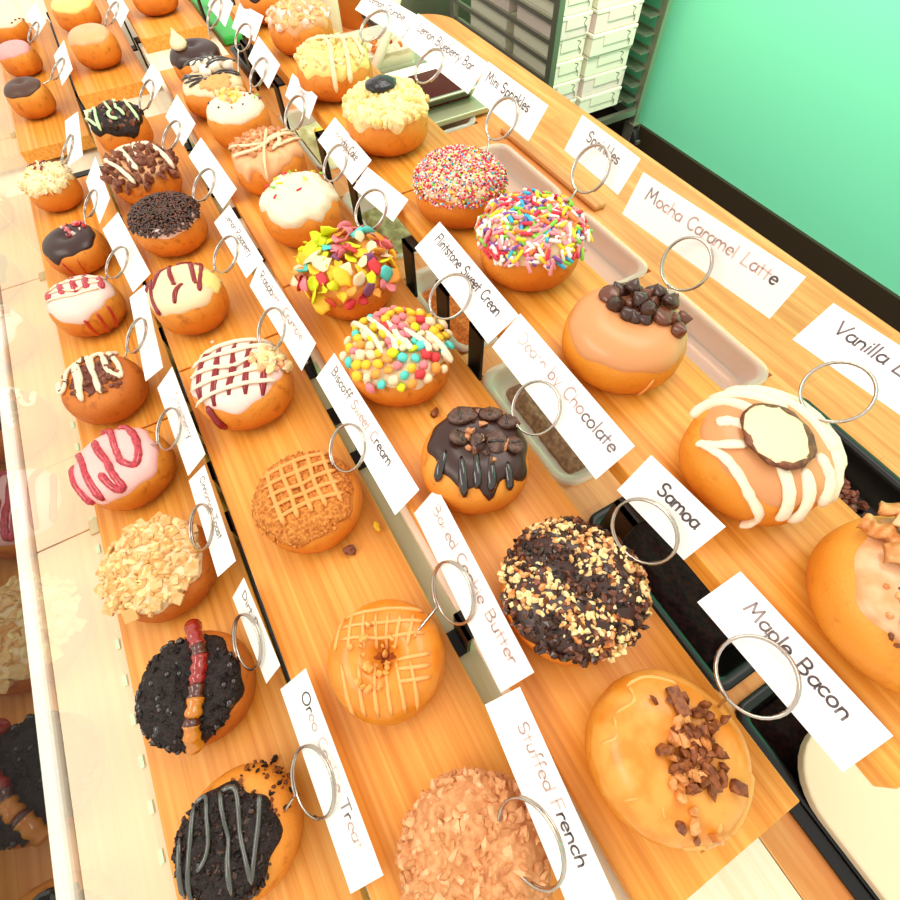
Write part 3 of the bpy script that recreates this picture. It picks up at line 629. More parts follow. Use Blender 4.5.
LAY = {
 'A1':((-0.032, -0.192, 0.098, 0.058),(-0.0324, -0.1168, 0.107, 0.8116, 0.0537, -0.0265, -0.1513),(-0.1115, 0.1582, -0.1177, 0.1011, 0.9356, 0.0373, -0.0061)),
 'A2':((-0.162, -0.195, 0.103, 0.056),(-0.1636, -0.1301, 0.107, 0.7, 0.0502, -0.1599, -0.1495),(-0.2129, 0.0905, -0.1313, 0.1002, 0.6803, 0.035, 0.0435)),
 'A3':((-0.299, -0.199, 0.113, 0.058),(-0.2979, -0.1369, 0.107, 0.7916, 0.0474, -0.2954, -0.1564),(-0.365, 0.124, -0.1365, 0.0984, 1.0105, 0.0288, -0.0185)),
 'A4':((-0.447, -0.208, 0.106, 0.06),(-0.4394, -0.1374, 0.107, 0.8966, 0.0498, -0.4454, -0.1682),(-0.5139, 0.1443, -0.1366, 0.1011, 0.9168, 0.0373, 0.013)),
 'A5':((-0.588, -0.209, 0.101, 0.06),(-0.6123, -0.1397, 0.107, 0.9235, 0.0483, -0.6064, -0.1693),(-0.7026, 0.1682, -0.1351, 0.0988, 1.1426, 0.0305, -0.0769)),
 'A6':((-0.766, -0.204, 0.099, 0.062),(-0.7788, -0.1344, 0.107, 1.0221, 0.0498, -0.779, -0.163),(-0.8815, 0.174, -0.1406, 0.1015, 1.1136, 0.0381, 0.0737)),
 'A7':((-0.921, -0.199, 0.095, 0.055),(-0.9533, -0.1438, 0.107, 0.9, 0.0452, -0.9395, -0.1689),(-1.025, 0.135, -0.1404, 0.1064, 0.8244, 0.0471, -0.0012)),
 'A8':((-1.122, -0.209, 0.087, 0.068),(-1.1479, -0.1539, 0.107, 0.848, 0.054, -1.1483, -0.181),(-1.2775, 0.1717, -0.1458, 0.0994, 1.236, 0.0326, -0.0951)),
 'A9':((-1.508, -0.207, 0.086, 0.062),(-1.4999, -0.1255, 0.107, 1.0013, 0.0504, -1.5013, -0.1643),(-1.5852, 0.1603, -0.1253, 0.1032, 1.0046, 0.0417, -0.0237)),
 'A10':((-1.741, -0.209, 0.085, 0.057),(-1.7348, -0.15, 0.107, 0.9576, 0.0482, -1.7508, -0.1713),(-1.8703, 0.1394, -0.1558, 0.1008, 1.0274, 0.0366, 0.0869)),
 'A11':((-1.948, -0.217, 0.093, 0.056),None,None),
 'B1':((0.07, -0.026, 0.098, 0.057),(0.0742, 0.0126, 0.175, 0.6795, 0.0523, 0.0759, -0.0155),(-0.0092, 0.15, 0.0299, 0.1674, 0.9519, 0.0333, -0.1127)),
 'B2':((-0.081, -0.022, 0.099, 0.058),(-0.0928, 0.0492, 0.175, 0.55, 0.0517, -0.084, 0.0115),(-0.1737, 0.1639, 0.0554, 0.1707, 0.6412, 0.0402, -0.066)),
 'B3':((-0.255, -0.026, 0.105, 0.059),(-0.2661, 0.0293, 0.175, 0.85, 0.0471, -0.2631, 0.0091),(-0.3687, 0.1872, 0.0364, 0.1687, 0.8388, 0.0364, 0.0167)),
 'B4':((-0.432, -0.039, 0.111, 0.064),(-0.4558, 0.0171, 0.175, 0.8, 0.0498, -0.4524, -0.0052),(-0.5461, 0.1608, 0.019, 0.1695, 0.7109, 0.0381, 0.0448)),
 'B5':((-0.606, -0.057, 0.094, 0.066),(-0.6121, 0.01, 0.175, 0.9185, 0.0486, -0.6137, -0.0171),(-0.6977, 0.1327, 0.0159, 0.1672, 1.051, 0.0327, 0.0278)),
 'B6':((-0.783, -0.042, 0.101, 0.063),(-0.78, 0.0269, 0.175, 0.9445, 0.0484, -0.7847, 0.0066),(-0.8822, 0.1607, 0.0279, 0.1679, 0.9715, 0.0345, 0.0455)),
 'B7':((-0.93, -0.046, 0.103, 0.068),(-0.9419, 0.0186, 0.175, 0.9312, 0.0478, -0.9526, -0.0002),(-1.0179, 0.1085, 0.0252, 0.1706, 0.8966, 0.0401, 0.0201)),
 'B8':((-1.101, -0.05, 0.092, 0.068),(-1.0989, 0.0128, 0.175, 0.8355, 0.0503, -1.1172, -0.0098),(-1.1766, 0.0824, 0.018, 0.1682, 0.9462, 0.0352, 0.0352)),
 'B9':((-1.48, -0.034, 0.092, 0.063),(-1.4999, 0.0264, 0.175, 0.95, 0.0493, -1.5096, 0.0071),(-1.6, 0.16, 0.03, 0.168, 0.9, 0.037, 0.0)),
 'B10':((-1.702, -0.042, 0.096, 0.057),None,None),
 'C1':((0.075, 0.117, 0.101, 0.059),(0.0641, 0.184, 0.24, 1.3458, 0.0479, 0.0691, 0.1592),(0.0113, 0.1164, 0.1875, 0.2341, 1.2956, 0.0371, 0.0305)),
 'C2':((-0.043, 0.128, 0.108, 0.059),(-0.0468, 0.1867, 0.24, 0.5, 0.0497, -0.046, 0.17),(-0.084, 0.0684, 0.1941, 0.2361, 0.5504, 0.0404, 0.0825)),
 'C3':((-0.182, 0.124, 0.099, 0.06),(-0.1793, 0.1818, 0.24, 0.75, 0.0464, -0.1806, 0.1672),(-0.2603, 0.1605, 0.1888, 0.236, 0.7631, 0.0402, -0.0196)),
 'C4':((-0.325, 0.119, 0.107, 0.061),(-0.3359, 0.1858, 0.24, 0.9762, 0.0477, -0.3324, 0.1657),(-0.4265, 0.1599, 0.1928, 0.2348, 0.9779, 0.0383, -0.0284)),
 'C5':((-0.464, 0.122, 0.104, 0.071),(-0.5066, 0.1771, 0.24, 0.85, 0.046, -0.5097, 0.1687),(-0.5716, 0.0865, 0.1822, 0.2307, 0.9419, 0.0297, 0.1478)),
 'C6':((-0.611, 0.121, 0.102, 0.062),(-0.6179, 0.1795, 0.24, 0.8047, 0.0443, -0.6263, 0.1622),(-0.6914, 0.1173, 0.1837, 0.2338, 0.9543, 0.0366, -0.0118)),
 'C7':((-0.74, 0.121, 0.099, 0.066),(-0.7612, 0.1788, 0.24, 0.75, 0.0452, -0.7632, 0.1627),(-0.8379, 0.0835, 0.1899, 0.231, 0.6747, 0.0307, 0.0666)),
 'C8':((-0.876, 0.119, 0.093, 0.062),(-0.907, 0.1744, 0.24, 0.85, 0.043, -0.9064, 0.1575),(-0.9775, 0.1132, 0.1786, 0.2337, 0.8016, 0.0364, -0.0405)),
 'C9':((-0.995, 0.114, 0.102, 0.06),(-1.0408, 0.1928, 0.24, 0.8, 0.041, -0.9998, 0.159),(-1.1038, 0.0763, 0.1905, 0.2351, 0.788, 0.0388, 0.2215)),
 'C10':((-1.11, 0.117, 0.087, 0.058),(-1.1666, 0.1796, 0.24, 0.8, 0.0478, -1.1296, 0.15),(-1.225, 0.11, 0.182, 0.2346, 0.75, 0.037, 0.0)),
 'C11':((-1.479, 0.119, 0.089, 0.047),None,None),
 'D1':((0.078, 0.29, 0.115, 0.058),None,None),
 'D2':((-0.048, 0.285, 0.102, 0.059),(-0.0501, 0.3368, 0.307, 0.8112, 0.0422, -0.0538, 0.3271),(-0.1022, 0.1, 0.3575, 0.3006, 0.9888, 0.0364, 0.0867)),
 'D3':((-0.191, 0.279, 0.104, 0.058),(-0.2034, 0.3406, 0.307, 0.4, 0.0421, -0.2025, 0.3352),(-0.2907, 0.165, 0.347, 0.3011, 0.3114, 0.0371, 0.0738)),
 'D4':((-0.335, 0.278, 0.1, 0.069),(-0.3568, 0.3591, 0.307, 0.55, 0.0428, -0.3441, 0.3263),(-0.4095, 0.0915, 0.368, 0.2991, 0.4647, 0.0341, -0.0301)),
 'D5':((-0.458, 0.268, 0.1, 0.059),(-0.4835, 0.3358, 0.307, 0.7, 0.0425, -0.4706, 0.3104),(-0.5583, 0.1171, 0.3434, 0.3004, 0.6106, 0.0362, 0.0003)),
 'D6':((-0.632, 0.263, 0.104, 0.067),(-0.6365, 0.3281, 0.307, 0.9, 0.0415, -0.6391, 0.3064),(-0.7325, 0.1695, 0.3376, 0.3009, 0.8364, 0.0368, 0.017)),
 'D7':((-0.799, 0.26, 0.107, 0.057),(-0.7799, 0.3205, 0.307, 1.0318, 0.045, -0.8062, 0.3131),(-0.8687, 0.1234, 0.3299, 0.2991, 0.9869, 0.034, 0.1128)),
 'D8':((-0.959, 0.269, 0.098, 0.059),None,None),
 'D9':((-1.101, 0.258, 0.082, 0.051),None,None),

}
LBL = dict(
 A1=('dark doughnut with grey glaze strings', 'dark cookie crumb doughnut striped with glossy grey glaze, nearest in the front row'),
 A2=('gummy worm doughnut', 'dark crumb doughnut with a red and amber gummy worm across its top'),
 A3=('pale cereal doughnut', 'doughnut heaped with pale toasted cereal squares and crumbs'),
 A4=('pink zigzag doughnut', 'pink iced doughnut with one thick raspberry red zigzag'),
 A5=('brown cinnamon doughnut', 'brown cinnamon doughnut with white icing loops over a dark middle'),
 A6=('pink striped doughnut', 'pink and white iced doughnut with red stripes and red drips down its side'),
 A7=('chocolate doughnut with pink crumbs', 'dark chocolate glazed doughnut with red drips and a few pink crumbs'),
 A8=('pale coconut doughnut', 'pale coconut covered doughnut with dark red dashes at its middle'),
 A9=('chocolate capped doughnut', 'plain doughnut with smooth dull chocolate cap, first on the far front plank'),
 A10=('smooth pink doughnut', 'doughnut with smooth pale pink icing behind the chocolate capped one'),
 A11=('white dashed doughnut', 'white iced doughnut with thin dashes cut off by the left edge'),
 B1=('crumble heaped doughnut', 'doughnut heaped with light brown crumble, nearest on the second row'),
 B2=('glazed ring doughnut', 'golden ring doughnut with an open hole and fine caramel lattice'),
 B3=('biscuit lattice doughnut', 'doughnut dusted in biscuit crumbs under a thick tan icing lattice'),
 B4=('jam lattice doughnut', 'white iced doughnut with dark red jam lattice and crumble at one edge'),
 B5=('lemon raspberry doughnut', 'cream iced doughnut with dark red zigzag drips and yellow curd at its edge'),
 B6=('chocolate vermicelli doughnut', 'doughnut capped with dense dark chocolate vermicelli over pale icing'),
 B7=('wafer piled doughnut', 'doughnut piled with brown wafer pieces and white icing stripes'),
 B8=('green drizzled brownie doughnut', 'doughnut with dark brownie topping and pale green icing stripes'),
 B9=('tan glazed doughnut', 'doughnut with smooth tan glaze, first on the far second plank'),
 B10=('yellow iced doughnut', 'smooth yellow iced doughnut behind the tan glazed one'),
 C1=('praline doughnut', 'amber glazed doughnut with brown praline pieces at its middle, nearest on third row'),
 C2=('crunch crumb doughnut', 'doughnut packed with dark chocolate and cream crunch crumbs'),
 C3=('sandwich cookie doughnut', 'chocolate covered doughnut topped with dark sandwich cookie pieces'),
 C4=('puffed fruity cereal doughnut', 'doughnut with puffed fruity cereal under white icing strings'),
 C5=('bright cereal flake doughnut', 'doughnut piled with lime, yellow, pink and turquoise cereal flakes'),
 C6=('white frosted doughnut', 'white frosted doughnut with a few red and green rod sprinkles'),
 C7=('toffee chip doughnut', 'tan iced doughnut with toffee chips and pale caramel strings'),
 C8=('speckled white doughnut', 'white iced doughnut with tiny coloured specks round a yellow middle'),
 C9=('marshmallow doughnut', 'doughnut with white marshmallow blocks striped in black icing'),
 C10=('dollop topped chocolate doughnut', 'chocolate iced doughnut with one pale pointed dollop'),
 C11=('doughnut on the far third plank', 'plain sided doughnut on the far third plank cut off by the top edge'),
 D1=('bacon doughnut', 'maple iced doughnut with bacon strips cut off by the right edge'),
 D2=('white striped caramel doughnut', 'caramel iced doughnut with white stripes and a pale cookie disc'),
 D3=('chocolate chip doughnut', 'mocha glazed doughnut with a heap of chocolate chips'),
 D4=('rainbow sprinkle doughnut', 'doughnut domed with long rainbow rod sprinkles'),
 D5=('mini sprinkle doughnut', 'doughnut coated all over its top in tiny round sprinkles'),
 D6=('blueberry dollop doughnut', 'yellow crumble doughnut with a dollop of glossy dark blueberry jam'),
 D7=('lemon curd doughnut', 'doughnut with yellow curd crumble and pale glaze drips'),
 D8=('pinkish crumble doughnut', 'doughnut with lumpy pinkish tan crumble on the back row'),
 D9=('back chocolate doughnut', 'chocolate iced doughnut behind the pinkish crumble one at the top edge'),
)
DN = {}
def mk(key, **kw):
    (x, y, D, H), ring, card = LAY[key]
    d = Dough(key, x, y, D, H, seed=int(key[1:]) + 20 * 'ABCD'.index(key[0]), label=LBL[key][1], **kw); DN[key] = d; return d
def adj(key, dh):
    (x, y, D, H), r, c = LAY[key]; LAY[key] = ((x, y, D, H - dh), r, c)
# height of the topping taken off the measured height
for k, v in dict(A1=.004, A2=.006, A3=.007, A4=.003, A5=.003, A6=.003, A7=.003, A8=.010, B1=.004, B3=.004, B4=.004, B5=.003, B6=.005, B7=.011, B8=.010, C2=.005, C3=.006, C4=.009, C5=.013, C6=.005, C7=.010, C8=.004, C9=.010, C10=.004, D3=.002, D4=.008, D5=.004, D6=.012, D7=.008, D8=.010).items(): adj(k, v)

# ---- front row
d = mk('A1'); d.cap('cookie_coating', 'darkcrumb', 0.78, (0.05, 4), th=0.003, lump=0.003, freq=160, cx=-0.14, cy=-0.12)
d.scatter('loose_crumbs', ['darkcrumb', 'darkcrumb', 'chipdark'], 300, 0.0034, 0.74, 0.0035, seed=3, cx=-0.14, cy=-0.12)
d.scatter('edge_specks', ['darkcrumb', 'praline'], 70, 0.0026, 0.5, 0.0008, seed=4, cx=0.45, cy=0.5)
d.drizzle('glaze_drizzle', 'greyglaze', [[(-0.62, 0.12), (-0.6, -0.5)], [(-0.45, 0.42), (-0.48, -0.2), (-0.5, -0.75)], [(-0.45, 0.42), (-0.3, 0.45), (-0.28, -0.1), (-0.38, -0.25)], [(-0.12, 0.5), (-0.05, 0.0), (0.02, -0.55)], [(-0.1, 0.5), (0.08, 0.45), (0.18, -0.1), (0.24, -0.5)], [(0.24, -0.5), (0.36, 0.0), (0.36, 0.35)]], 0.0021, 0.006)
d = mk('A2', m='doughdark'); d.cap('cookie_coating', 'darkcrumb', 0.92, (0.04, 5), th=0.003, lump=0.004, freq=170, cx=-0.1, cy=-0.08)
d.scatter('loose_crumbs', 'darkcrumb', 260, 0.0042, 0.85, 0.003, seed=5, cx=-0.1, cy=-0.08)
beadb = MB(); rng = random.Random(8)
for i in range(60):
    q = 0.8 * sqrt(rng.random()); a = rng.uniform(0, 6.3); p, nn = d.SN(q * cos(a) - 0.15, q * sin(a) - 0.05)
    if abs(q * cos(a) - 0.3) > 0.14: beadb.tube([p + nn * z for z in (0.001, 0.003, 0.0052, 0.006)], 0.003, 8, rr=[k * rng.uniform(0.7, 1.4) for k in (0.003, 0.0032, 0.0024, 0.0008)])
beadb.build('syrup_beads', 'darkgloss', d.root)['kind'] = 'stuff'
def gummy(d):
    pth = smooth_path([(0.0, 0.82), (0.1, 0.6), (0.2, 0.32), (0.2, 0.02), (0.14, -0.3), (0.06, -0.56), (0.04, -0.8)], 7)
    P3 = [d.S(p.x, p.y, 0.0075) for p in pth]; n = len(P3); w_ = MB()
    for i0, i1, mi in ((0, int(n * .3), 0), (int(n * .3) - 1, int(n * .36), 2), (int(n * .36) - 1, int(n * .56), 0), (int(n * .56) - 1, int(n * .66), 2), (int(n * .66) - 1, int(n * .78), 1), (int(n * .78) - 1, int(n * .82), 2), (int(n * .82) - 1, n, 1)):
        seg = P3[i0:i1]; w_.tube(seg, 0.006, 10, mi, False, [0.0072 * (1 + 0.16 * sin((i + i0) * 1.9)) * (0.5 if (i + i0) in (0, n - 1) else 1) for i in range(len(seg))])
    w_.build('gummy_worm', ['gummyred', 'gummyorange', 'gummydark'], d.root)
gummy(d)
d = mk('A3', m='doughdark'); d.cap('icing', 'cream_ic', 0.9, (0.03, 6), th=0.003, lump=0.002, cx=-0.08)
d.scatter('cereal_crumbs', ['cereal', 'crumbcream', 'cerealdark', 'cereal'], 300, 0.0055, 0.86, 0.003, (1.2, 1, 0.6), 4, -0.08, 0, stack=0.003, wts=[5, 3, 1, 5])
rng = random.Random(12)
for i in range(34):
    a = i * 2.4; q = 0.8 * sqrt((i + 0.5) / 34); ss = rng.uniform(0.0045, 0.0068)
    d.piece('cereal_square', 'cereal' if i % 4 else 'cerealdark', q * cos(a) - 0.08, q * sin(a), 0.0042, lambda b, ss=ss: b.box(-ss, ss, -ss, ss, 0, 0.003), rng.uniform(0, 3), (rng.uniform(-.5, .5), rng.uniform(-.5, .5)))
d = mk('A4'); d.cap('icing', 'pink', 0.90, (0.04, 4), ((2.2, 0.3, 0.06),), th=0.003, cx=-0.1, cy=-0.05)
d.drizzle('raspberry_zigzag', 'raspberry', [[(-0.78, 0.2), (-0.68, -0.25), (-0.5, -0.72)], [(-0.66, 0.38), (-0.5, 0.1), (-0.4, -0.3), (-0.24, -0.74)], [(-0.32, 0.45), (-0.2, 0.1), (0.0, -0.35), (0.12, -0.64), (-0.02, -0.6), (-0.2, -0.3)], [(-0.24, 0.6), (-0.12, 0.64), (-0.02, 0.45), (0.06, 0.1), (0.16, -0.18), (0.36, -0.3), (0.42, -0.05), (0.36, 0.3), (0.2, 0.58), (0.05, 0.64)]], 0.0043, 0.003)
d = mk('A5', m='doughdark'); d.cap('cinnamon_filling', 'cinnamon', 0.42, (0.05, 5), th=0.0015, lump=0.001)
d.scatter('brown_crumbs', 'wafer', 60, 0.005, 0.6, 0.002, seed=6)
d.drizzle('icing_loops', 'white_ic', [[(-0.72, 0.25), (-0.62, -0.15), (-0.5, -0.1), (-0.5, 0.3), (-0.38, 0.5), (-0.3, 0.1), (-0.2, -0.55)], [(-0.2, -0.55), (-0.24, 0.1), (-0.3, 0.45), (-0.12, 0.55), (0.0, 0.1), (0.16, -0.5)], [(0.02, 0.15), (-0.02, 0.5), (0.12, 0.6), (0.24, 0.3), (0.34, -0.05), (0.52, -0.22)], [(0.52, -0.22), (0.48, 0.1), (0.36, 0.4), (0.26, 0.62), (0.42, 0.7)]], 0.0037, 0.0028)
d = mk('A6'); d.cap('icing', 'palepink', 0.86, (0.04, 4), ((4.4, 0.5, 0.1),), th=0.003)
d.drizzle('red_stripes', 'raspberry', [[(-0.62 + 0.27 * i, 0.5 - 0.04 * abs(i - 2)), (-0.52 + 0.27 * i, 0.0 - 0.05 * abs(i - 2))] for i in range(5)], 0.0046, 0.003)
d.drizzle('white_icing_lines', 'white_ic', [[(-0.6, 0.3), (0.0, 0.32), (0.6, 0.3)], [(-0.55, 0.1), (0.0, 0.06), (0.6, 0.12)], [(-0.6, -0.1), (0.0, -0.2), (0.5, -0.12)]], 0.002, 0.0045)
d.drizzle('red_drips', 'redsauce', [[(0.05, -0.72), (0.08, -1.05), (0.1, -1.35)], [(0.35, -0.68), (0.45, -1.0), (0.5, -1.3)], [(0.58, -0.5), (0.75, -0.8), (0.8, -1.05)]], 0.0021, 0.0008, flat=0.4)
d = mk('A7'); d.cap('icing', 'choc', 0.84, (0.03, 4), ((4.2, 0.18, 0.12),), th=0.0028, cx=-0.06)
d.scatter('pink_crumbs', ['f_pink', 'f_red', 'palepink'], 22, 0.0042, 0.3, 0.004, seed=7, cx=0.2, cy=0.25)
d.drizzle('red_drips', 'redsauce', [[(-0.3, -0.75), (-0.3, -1.35)], [(0.12, -0.82), (0.14, -1.5)]], 0.0016, 0.001, flat=0.4)
d = mk('A8'); d.cap('icing', 'paleyellow', 0.9, (0.06, 6), th=0.003, lump=0.004, freq=110, cx=-0.05)
d.scatter('coconut_flakes', ['crumbcream', 'white_ic', 'crumb'], 240, 0.0042, 0.88, 0.003, (1.5, 0.8, 0.5), 3, -0.05, 0, stack=0.003)
d.drizzle('dark_red_dashes', 'jam', [[(-0.32 + 0.16 * i, 0.28 + 0.05 * (i % 2)), (-0.22 + 0.17 * i, 0.5 + 0.06 * (i % 2))] for i in range(3)] + [[(-0.2 + .2 * i, 0.1), (-0.12 + .2 * i, 0.22)] for i in range(2)], 0.0018, 0.0085)
d = mk('A9'); d.cap('icing', 'chocmat', 0.8, (0.02, 3), th=0.0025, cx=-0.08)
d = mk('A10'); d.cap('icing', 'pinkbright', 0.84, (0.02, 3), th=0.0025, cx=-0.08)
d = mk('A11'); d.cap('icing', 'white_ic', 0.88, (0.02, 3), th=0.0025)
d.drizzle('dashes', 'cinnamon', [[(0.3 + 0.14 * i, -0.62 + 0.16 * i), (0.38 + 0.14 * i, -0.56 + 0.16 * i)] for i in range(4)], 0.0014, 0.003)

# ---- second row
d = mk('B1', m='doughdark'); d.cap('crumble', 'brownie', 1.25, (0.05, 7), th=0.003, lump=0.0035, freq=120)
d.scatter('loose_crumble', ['brownie', 'brownie', 'tan_ic'], 420, 0.0052, 1.15, 0.004, seed=9)
d = mk('B2', dim=0.02, m='doughpale', hole=True); d.cap('glaze', 'goldglaze', 1.0, (0.03, 5), th=0.0007, nph=64); d.cap('browned_hole', 'browned', 0.15, (0.05, 4), th=0.0012)
lat = [[(-0.62 + 0.17 * i, 0.62 - 0.02 * i), (-0.66 + 0.17 * i, 0.1)] for i in range(7)] + [[(-0.6, 0.55 - 0.16 * i), (0.0, 0.6 - 0.16 * i), (0.55, 0.56 - 0.16 * i)] for i in range(3)] + [[(-0.56 + 0.19 * i, -0.08 - 0.05 * (i % 2)), (-0.42 + 0.17 * i, -0.72)] for i in range(6)] + [[(0.2, -0.1 - 0.14 * i), (0.62, -0.02 - 0.14 * i)] for i in range(3)]
d.drizzle('caramel_lattice', 'caramel', lat, 0.0016, 0.0014)
d.scatter('sugar_flakes', 'crack', 26, 0.004, 0.5, 0.003, seed=4)
d = mk('B3'); d.cap('crumb_dusting', 'biscuit', 0.95, (0.05, 5), th=0.0015, lump=0.002, freq=160, cx=-0.1)
d.scatter('biscuit_crumbs', 'biscuit', 260, 0.0026, 0.9, 0.002, seed=2, cx=-0.1)
lat = [rot2([(-0.5 + 0.24 * i, 0.62), (-0.52 + 0.24 * i, 0.0), (-0.5 + 0.24 * i, -0.56)], 0.30) for i in range(5)] + [rot2([(-0.62, 0.46 - 0.22 * i), (0.0, 0.5 - 0.22 * i), (0.56, 0.46 - 0.22 * i)], 0.30) for i in range(5)]
d.drizzle('icing_lattice', 'lattice', [[(x * 0.85 + 0.02, y * 0.85 + 0.08) for x, y in p] for p in lat], 0.0023, 0.004)
d = mk('B4'); d.cap('icing', 'palepink', 0.84, (0.04, 4), th=0.003, cx=-0.04)
d.drizzle('jam_lines', 'jam', [rot2([(-0.52 + 0.24 * i, 0.6), (-0.5 + 0.24 * i, -0.5 - 0.12 * (i == 1))], -0.1) for i in range(5)] + [[(-0.45, -0.55), (-0.4, -1.0)]], 0.0036, 0.0028)
d.drizzle('icing_lines', 'white_ic', [[(-0.66, 0.5 - 0.24 * i), (0.0, 0.58 - 0.24 * i), (0.6, 0.66 - 0.24 * i)] for i in range(5)], 0.0028, 0.005)
d.scatter('edge_crumble', ['crumb', 'cream_ic', 'tan_ic'], 60, 0.006, 0.26, 0.005, seed=8, cx=0.55, cy=0.1)
d = mk('B5'); d.cap('icing', 'cream_ic', 0.86, (0.03, 4), th=0.003, cx=-0.05)
d.cap('lemon_curd', 'yellow_ic', 0.3, (0.04, 4), th=0.004, cx=0.66, cy=0.0)
d.drizzle('raspberry_drips', 'jam', [[(-0.72, 0.1), (-0.62, 0.36), (-0.52, 0.1), (-0.5, -0.35), (-0.46, -0.62)], [(-0.46, -0.1), (-0.34, 0.5), (-0.2, 0.56), (-0.14, 0.1), (-0.1, -0.1)], [(-0.08, -0.55), (-0.02, -0.3), (0.1, -0.12)], [(-0.04, 0.5), (0.14, 0.66), (0.26, 0.3), (0.34, -0.2)], [(0.24, 0.66), (0.4, 0.5), (0.42, 0.1), (0.38, -0.36)]], 0.0032, 0.003)
d = mk('B6'); d.cap('icing', 'palepink', 0.93, (0.02, 4), th=0.002)
d.cap('chocolate_layer', 'chipdark', 0.84, (0.02, 4), th=0.0026)
d.rods(['chip', 'chipdark', 'chipdark'], 900, 0.006, 0.0013, 0.86, 3, 'vermicelli', 0.0034, stuff_from=90)
d = mk('B7'); d.cap('icing', 'tan_ic', 0.85, (0.05, 5), th=0.003)
rng = random.Random(3)
for i in range(64):
    a = i * 2.4; q = 0.86 * sqrt((i + 0.5) / 64); ss = rng.uniform(0.004, 0.0075)
    d.piece('wafer_piece', 'wafer', q * cos(a), q * sin(a), 0.002 + 0.004 * (1 - q), lambda b, ss=ss: b.chunk((0, 0, 0.002), ss * 1.5, rng, 0, (1.3, 0.9, 0.6)), rng.uniform(0, 6), (rng.uniform(-.5, .5), rng.uniform(-.5, .5)))
d.drizzle('white_stripes', 'white_ic', [[(-0.66, 0.5), (-0.56, 0.0), (-0.3, -0.4), (-0.06, -0.75)], [(-0.3, 0.5), (-0.2, 0.0), (0.06, -0.55)], [(-0.02, 0.72), (0.02, 0.3), (0.2, -0.15)], [(0.1, 0.6), (0.4, 0.25), (0.7, -0.35)], [(-0.56, 0.55), (-0.3, 0.5), (-0.06, 0.7), (0.1, 0.62)]], 0.0036, 0.0105)
d = mk('B8'); d.cap('brownie_topping', 'darkcrumb', 0.88, (0.05, 4), ((5.0, 0.5, 0.12),), th=0.004, lump=0.005, freq=80)
d.scatter('brownie_pieces', ['chip', 'chipdark', 'wafer'], 110, 0.006, 0.75, 0.004, seed=3, stack=0.004)
d.drizzle('green_stripes', 'greenic', [[(-0.78, 0.3), (-0.6, -0.1), (-0.4, -0.5)], [(-0.5, 0.5), (-0.4, 0.05), (-0.34, -0.62)], [(-0.24, 0.62), (-0.1, 0.1), (-0.04, -0.4), (0.14, -0.5)], [(0.0, 0.65), (0.16, 0.1), (0.3, -0.4)], [(0.24, 0.62), (0.4, 0.1), (0.56, -0.42)], [(-0.74, 0.2), (-0.56, 0.25), (-0.5, 0.05)]], 0.0026, 0.0095)
d = mk('B9'); d.cap('icing', 'tan_ic', 0.84, (0.03, 3), th=0.0025, cx=-0.05)
d = mk('B10'); d.cap('icing', 'yellow_ic', 0.88, (0.03, 3), th=0.003)

# ---- third row
d = mk('C1', m='doughpale'); d.cap('glaze', 'amber', 1.06, (0.02, 5), th=0.0012)
d.drizzle('sugar_cracks', 'crack', [[(-0.5, 0.5), (-0.3, 0.62), (0.0, 0.6)], [(-0.6, 0.2), (-0.42, 0.36), (-0.46, 0.52)], [(-0.72, -0.1), (-0.56, 0.0), (-0.6, 0.2)], [(-0.5, -0.5), (-0.3, -0.4), (-0.1, -0.55), (0.1, -0.5)], [(0.1, -0.8), (0.3, -0.7), (0.4, -0.85), (0.6, -0.6)], [(0.6, -0.6), (0.74, -0.3), (0.7, 0.0)], [(-0.4, -0.2), (-0.2, -0.3), (-0.1, -0.55)], [(0.3, -0.7), (0.36, -0.45)]], 0.0024, 0.0006, flat=0.16)
rng = random.Random(31)
prs = [(rng.gauss(0.12, 0.13), rng.gauss(0.0, 0.22)) for _ in range(95)]
for i, (px, py) in enumerate(prs):
    ss = rng.uniform(0.003, 0.0066)
    d.piece('praline_piece', 'praline' if i % 4 else 'bacon', px, py, 0.001, lambda b, ss=ss: b.chunk((0, 0, 0.002), ss, rng, 0, (1.2, 0.9, 0.6)), rng.uniform(0, 6), (rng.uniform(-.4, .4), rng.uniform(-.4, .4)))
d.piece('pecan_piece', 'praline', -0.04, 0.42, 0.002, lambda b: b.box(-0.004, 0.004, -0.009, 0.009, 0, 0.004), 0.35)
d = mk('C2'); d.cap('icing', 'choc', 0.98, (0.03, 6), th=0.003, lump=0.002)
def crunch(name, mats, n, size, seed, f, off):
    rng = random.Random(seed); b = MB()
    for i in range(n):
        q = 0.87 * sqrt(rng.random()); a = rng.uniform(0, 6.3); x, y = q * cos(a) + 0.03, q * sin(a) + 0.05
        v = sin((x * 0.5 + y) * 7.5 + 1.2) + 0.8 * noise.noise(Vector((x * 3, y * 3, 2)))
        if v * f < -0.45: continue
        p, nn = d.SN(x, y); b.chunk(p + nn * (off + rng.uniform(0, 0.0015)), size * rng.uniform(0.5, 1.3), rng, rng.randrange(len(mats)), (1.2, 1, 0.6))
    b.build(name, mats, d.root)['kind'] = 'stuff'
crunch('dark_crunch', ['chipdark', 'darkcrumb', 'chipdark', 'chip'], 900, 0.0036, 5, 1, 0.0026)
crunch('cream_crunch', ['crumb', 'crumbcream', 'cereal', 'cerealdark'], 800, 0.0030, 6, -1, 0.003)
crunch('brown_crunch', ['praline', 'wafer', 'bacon'], 260, 0.0036, 7, -1, 0.0028)
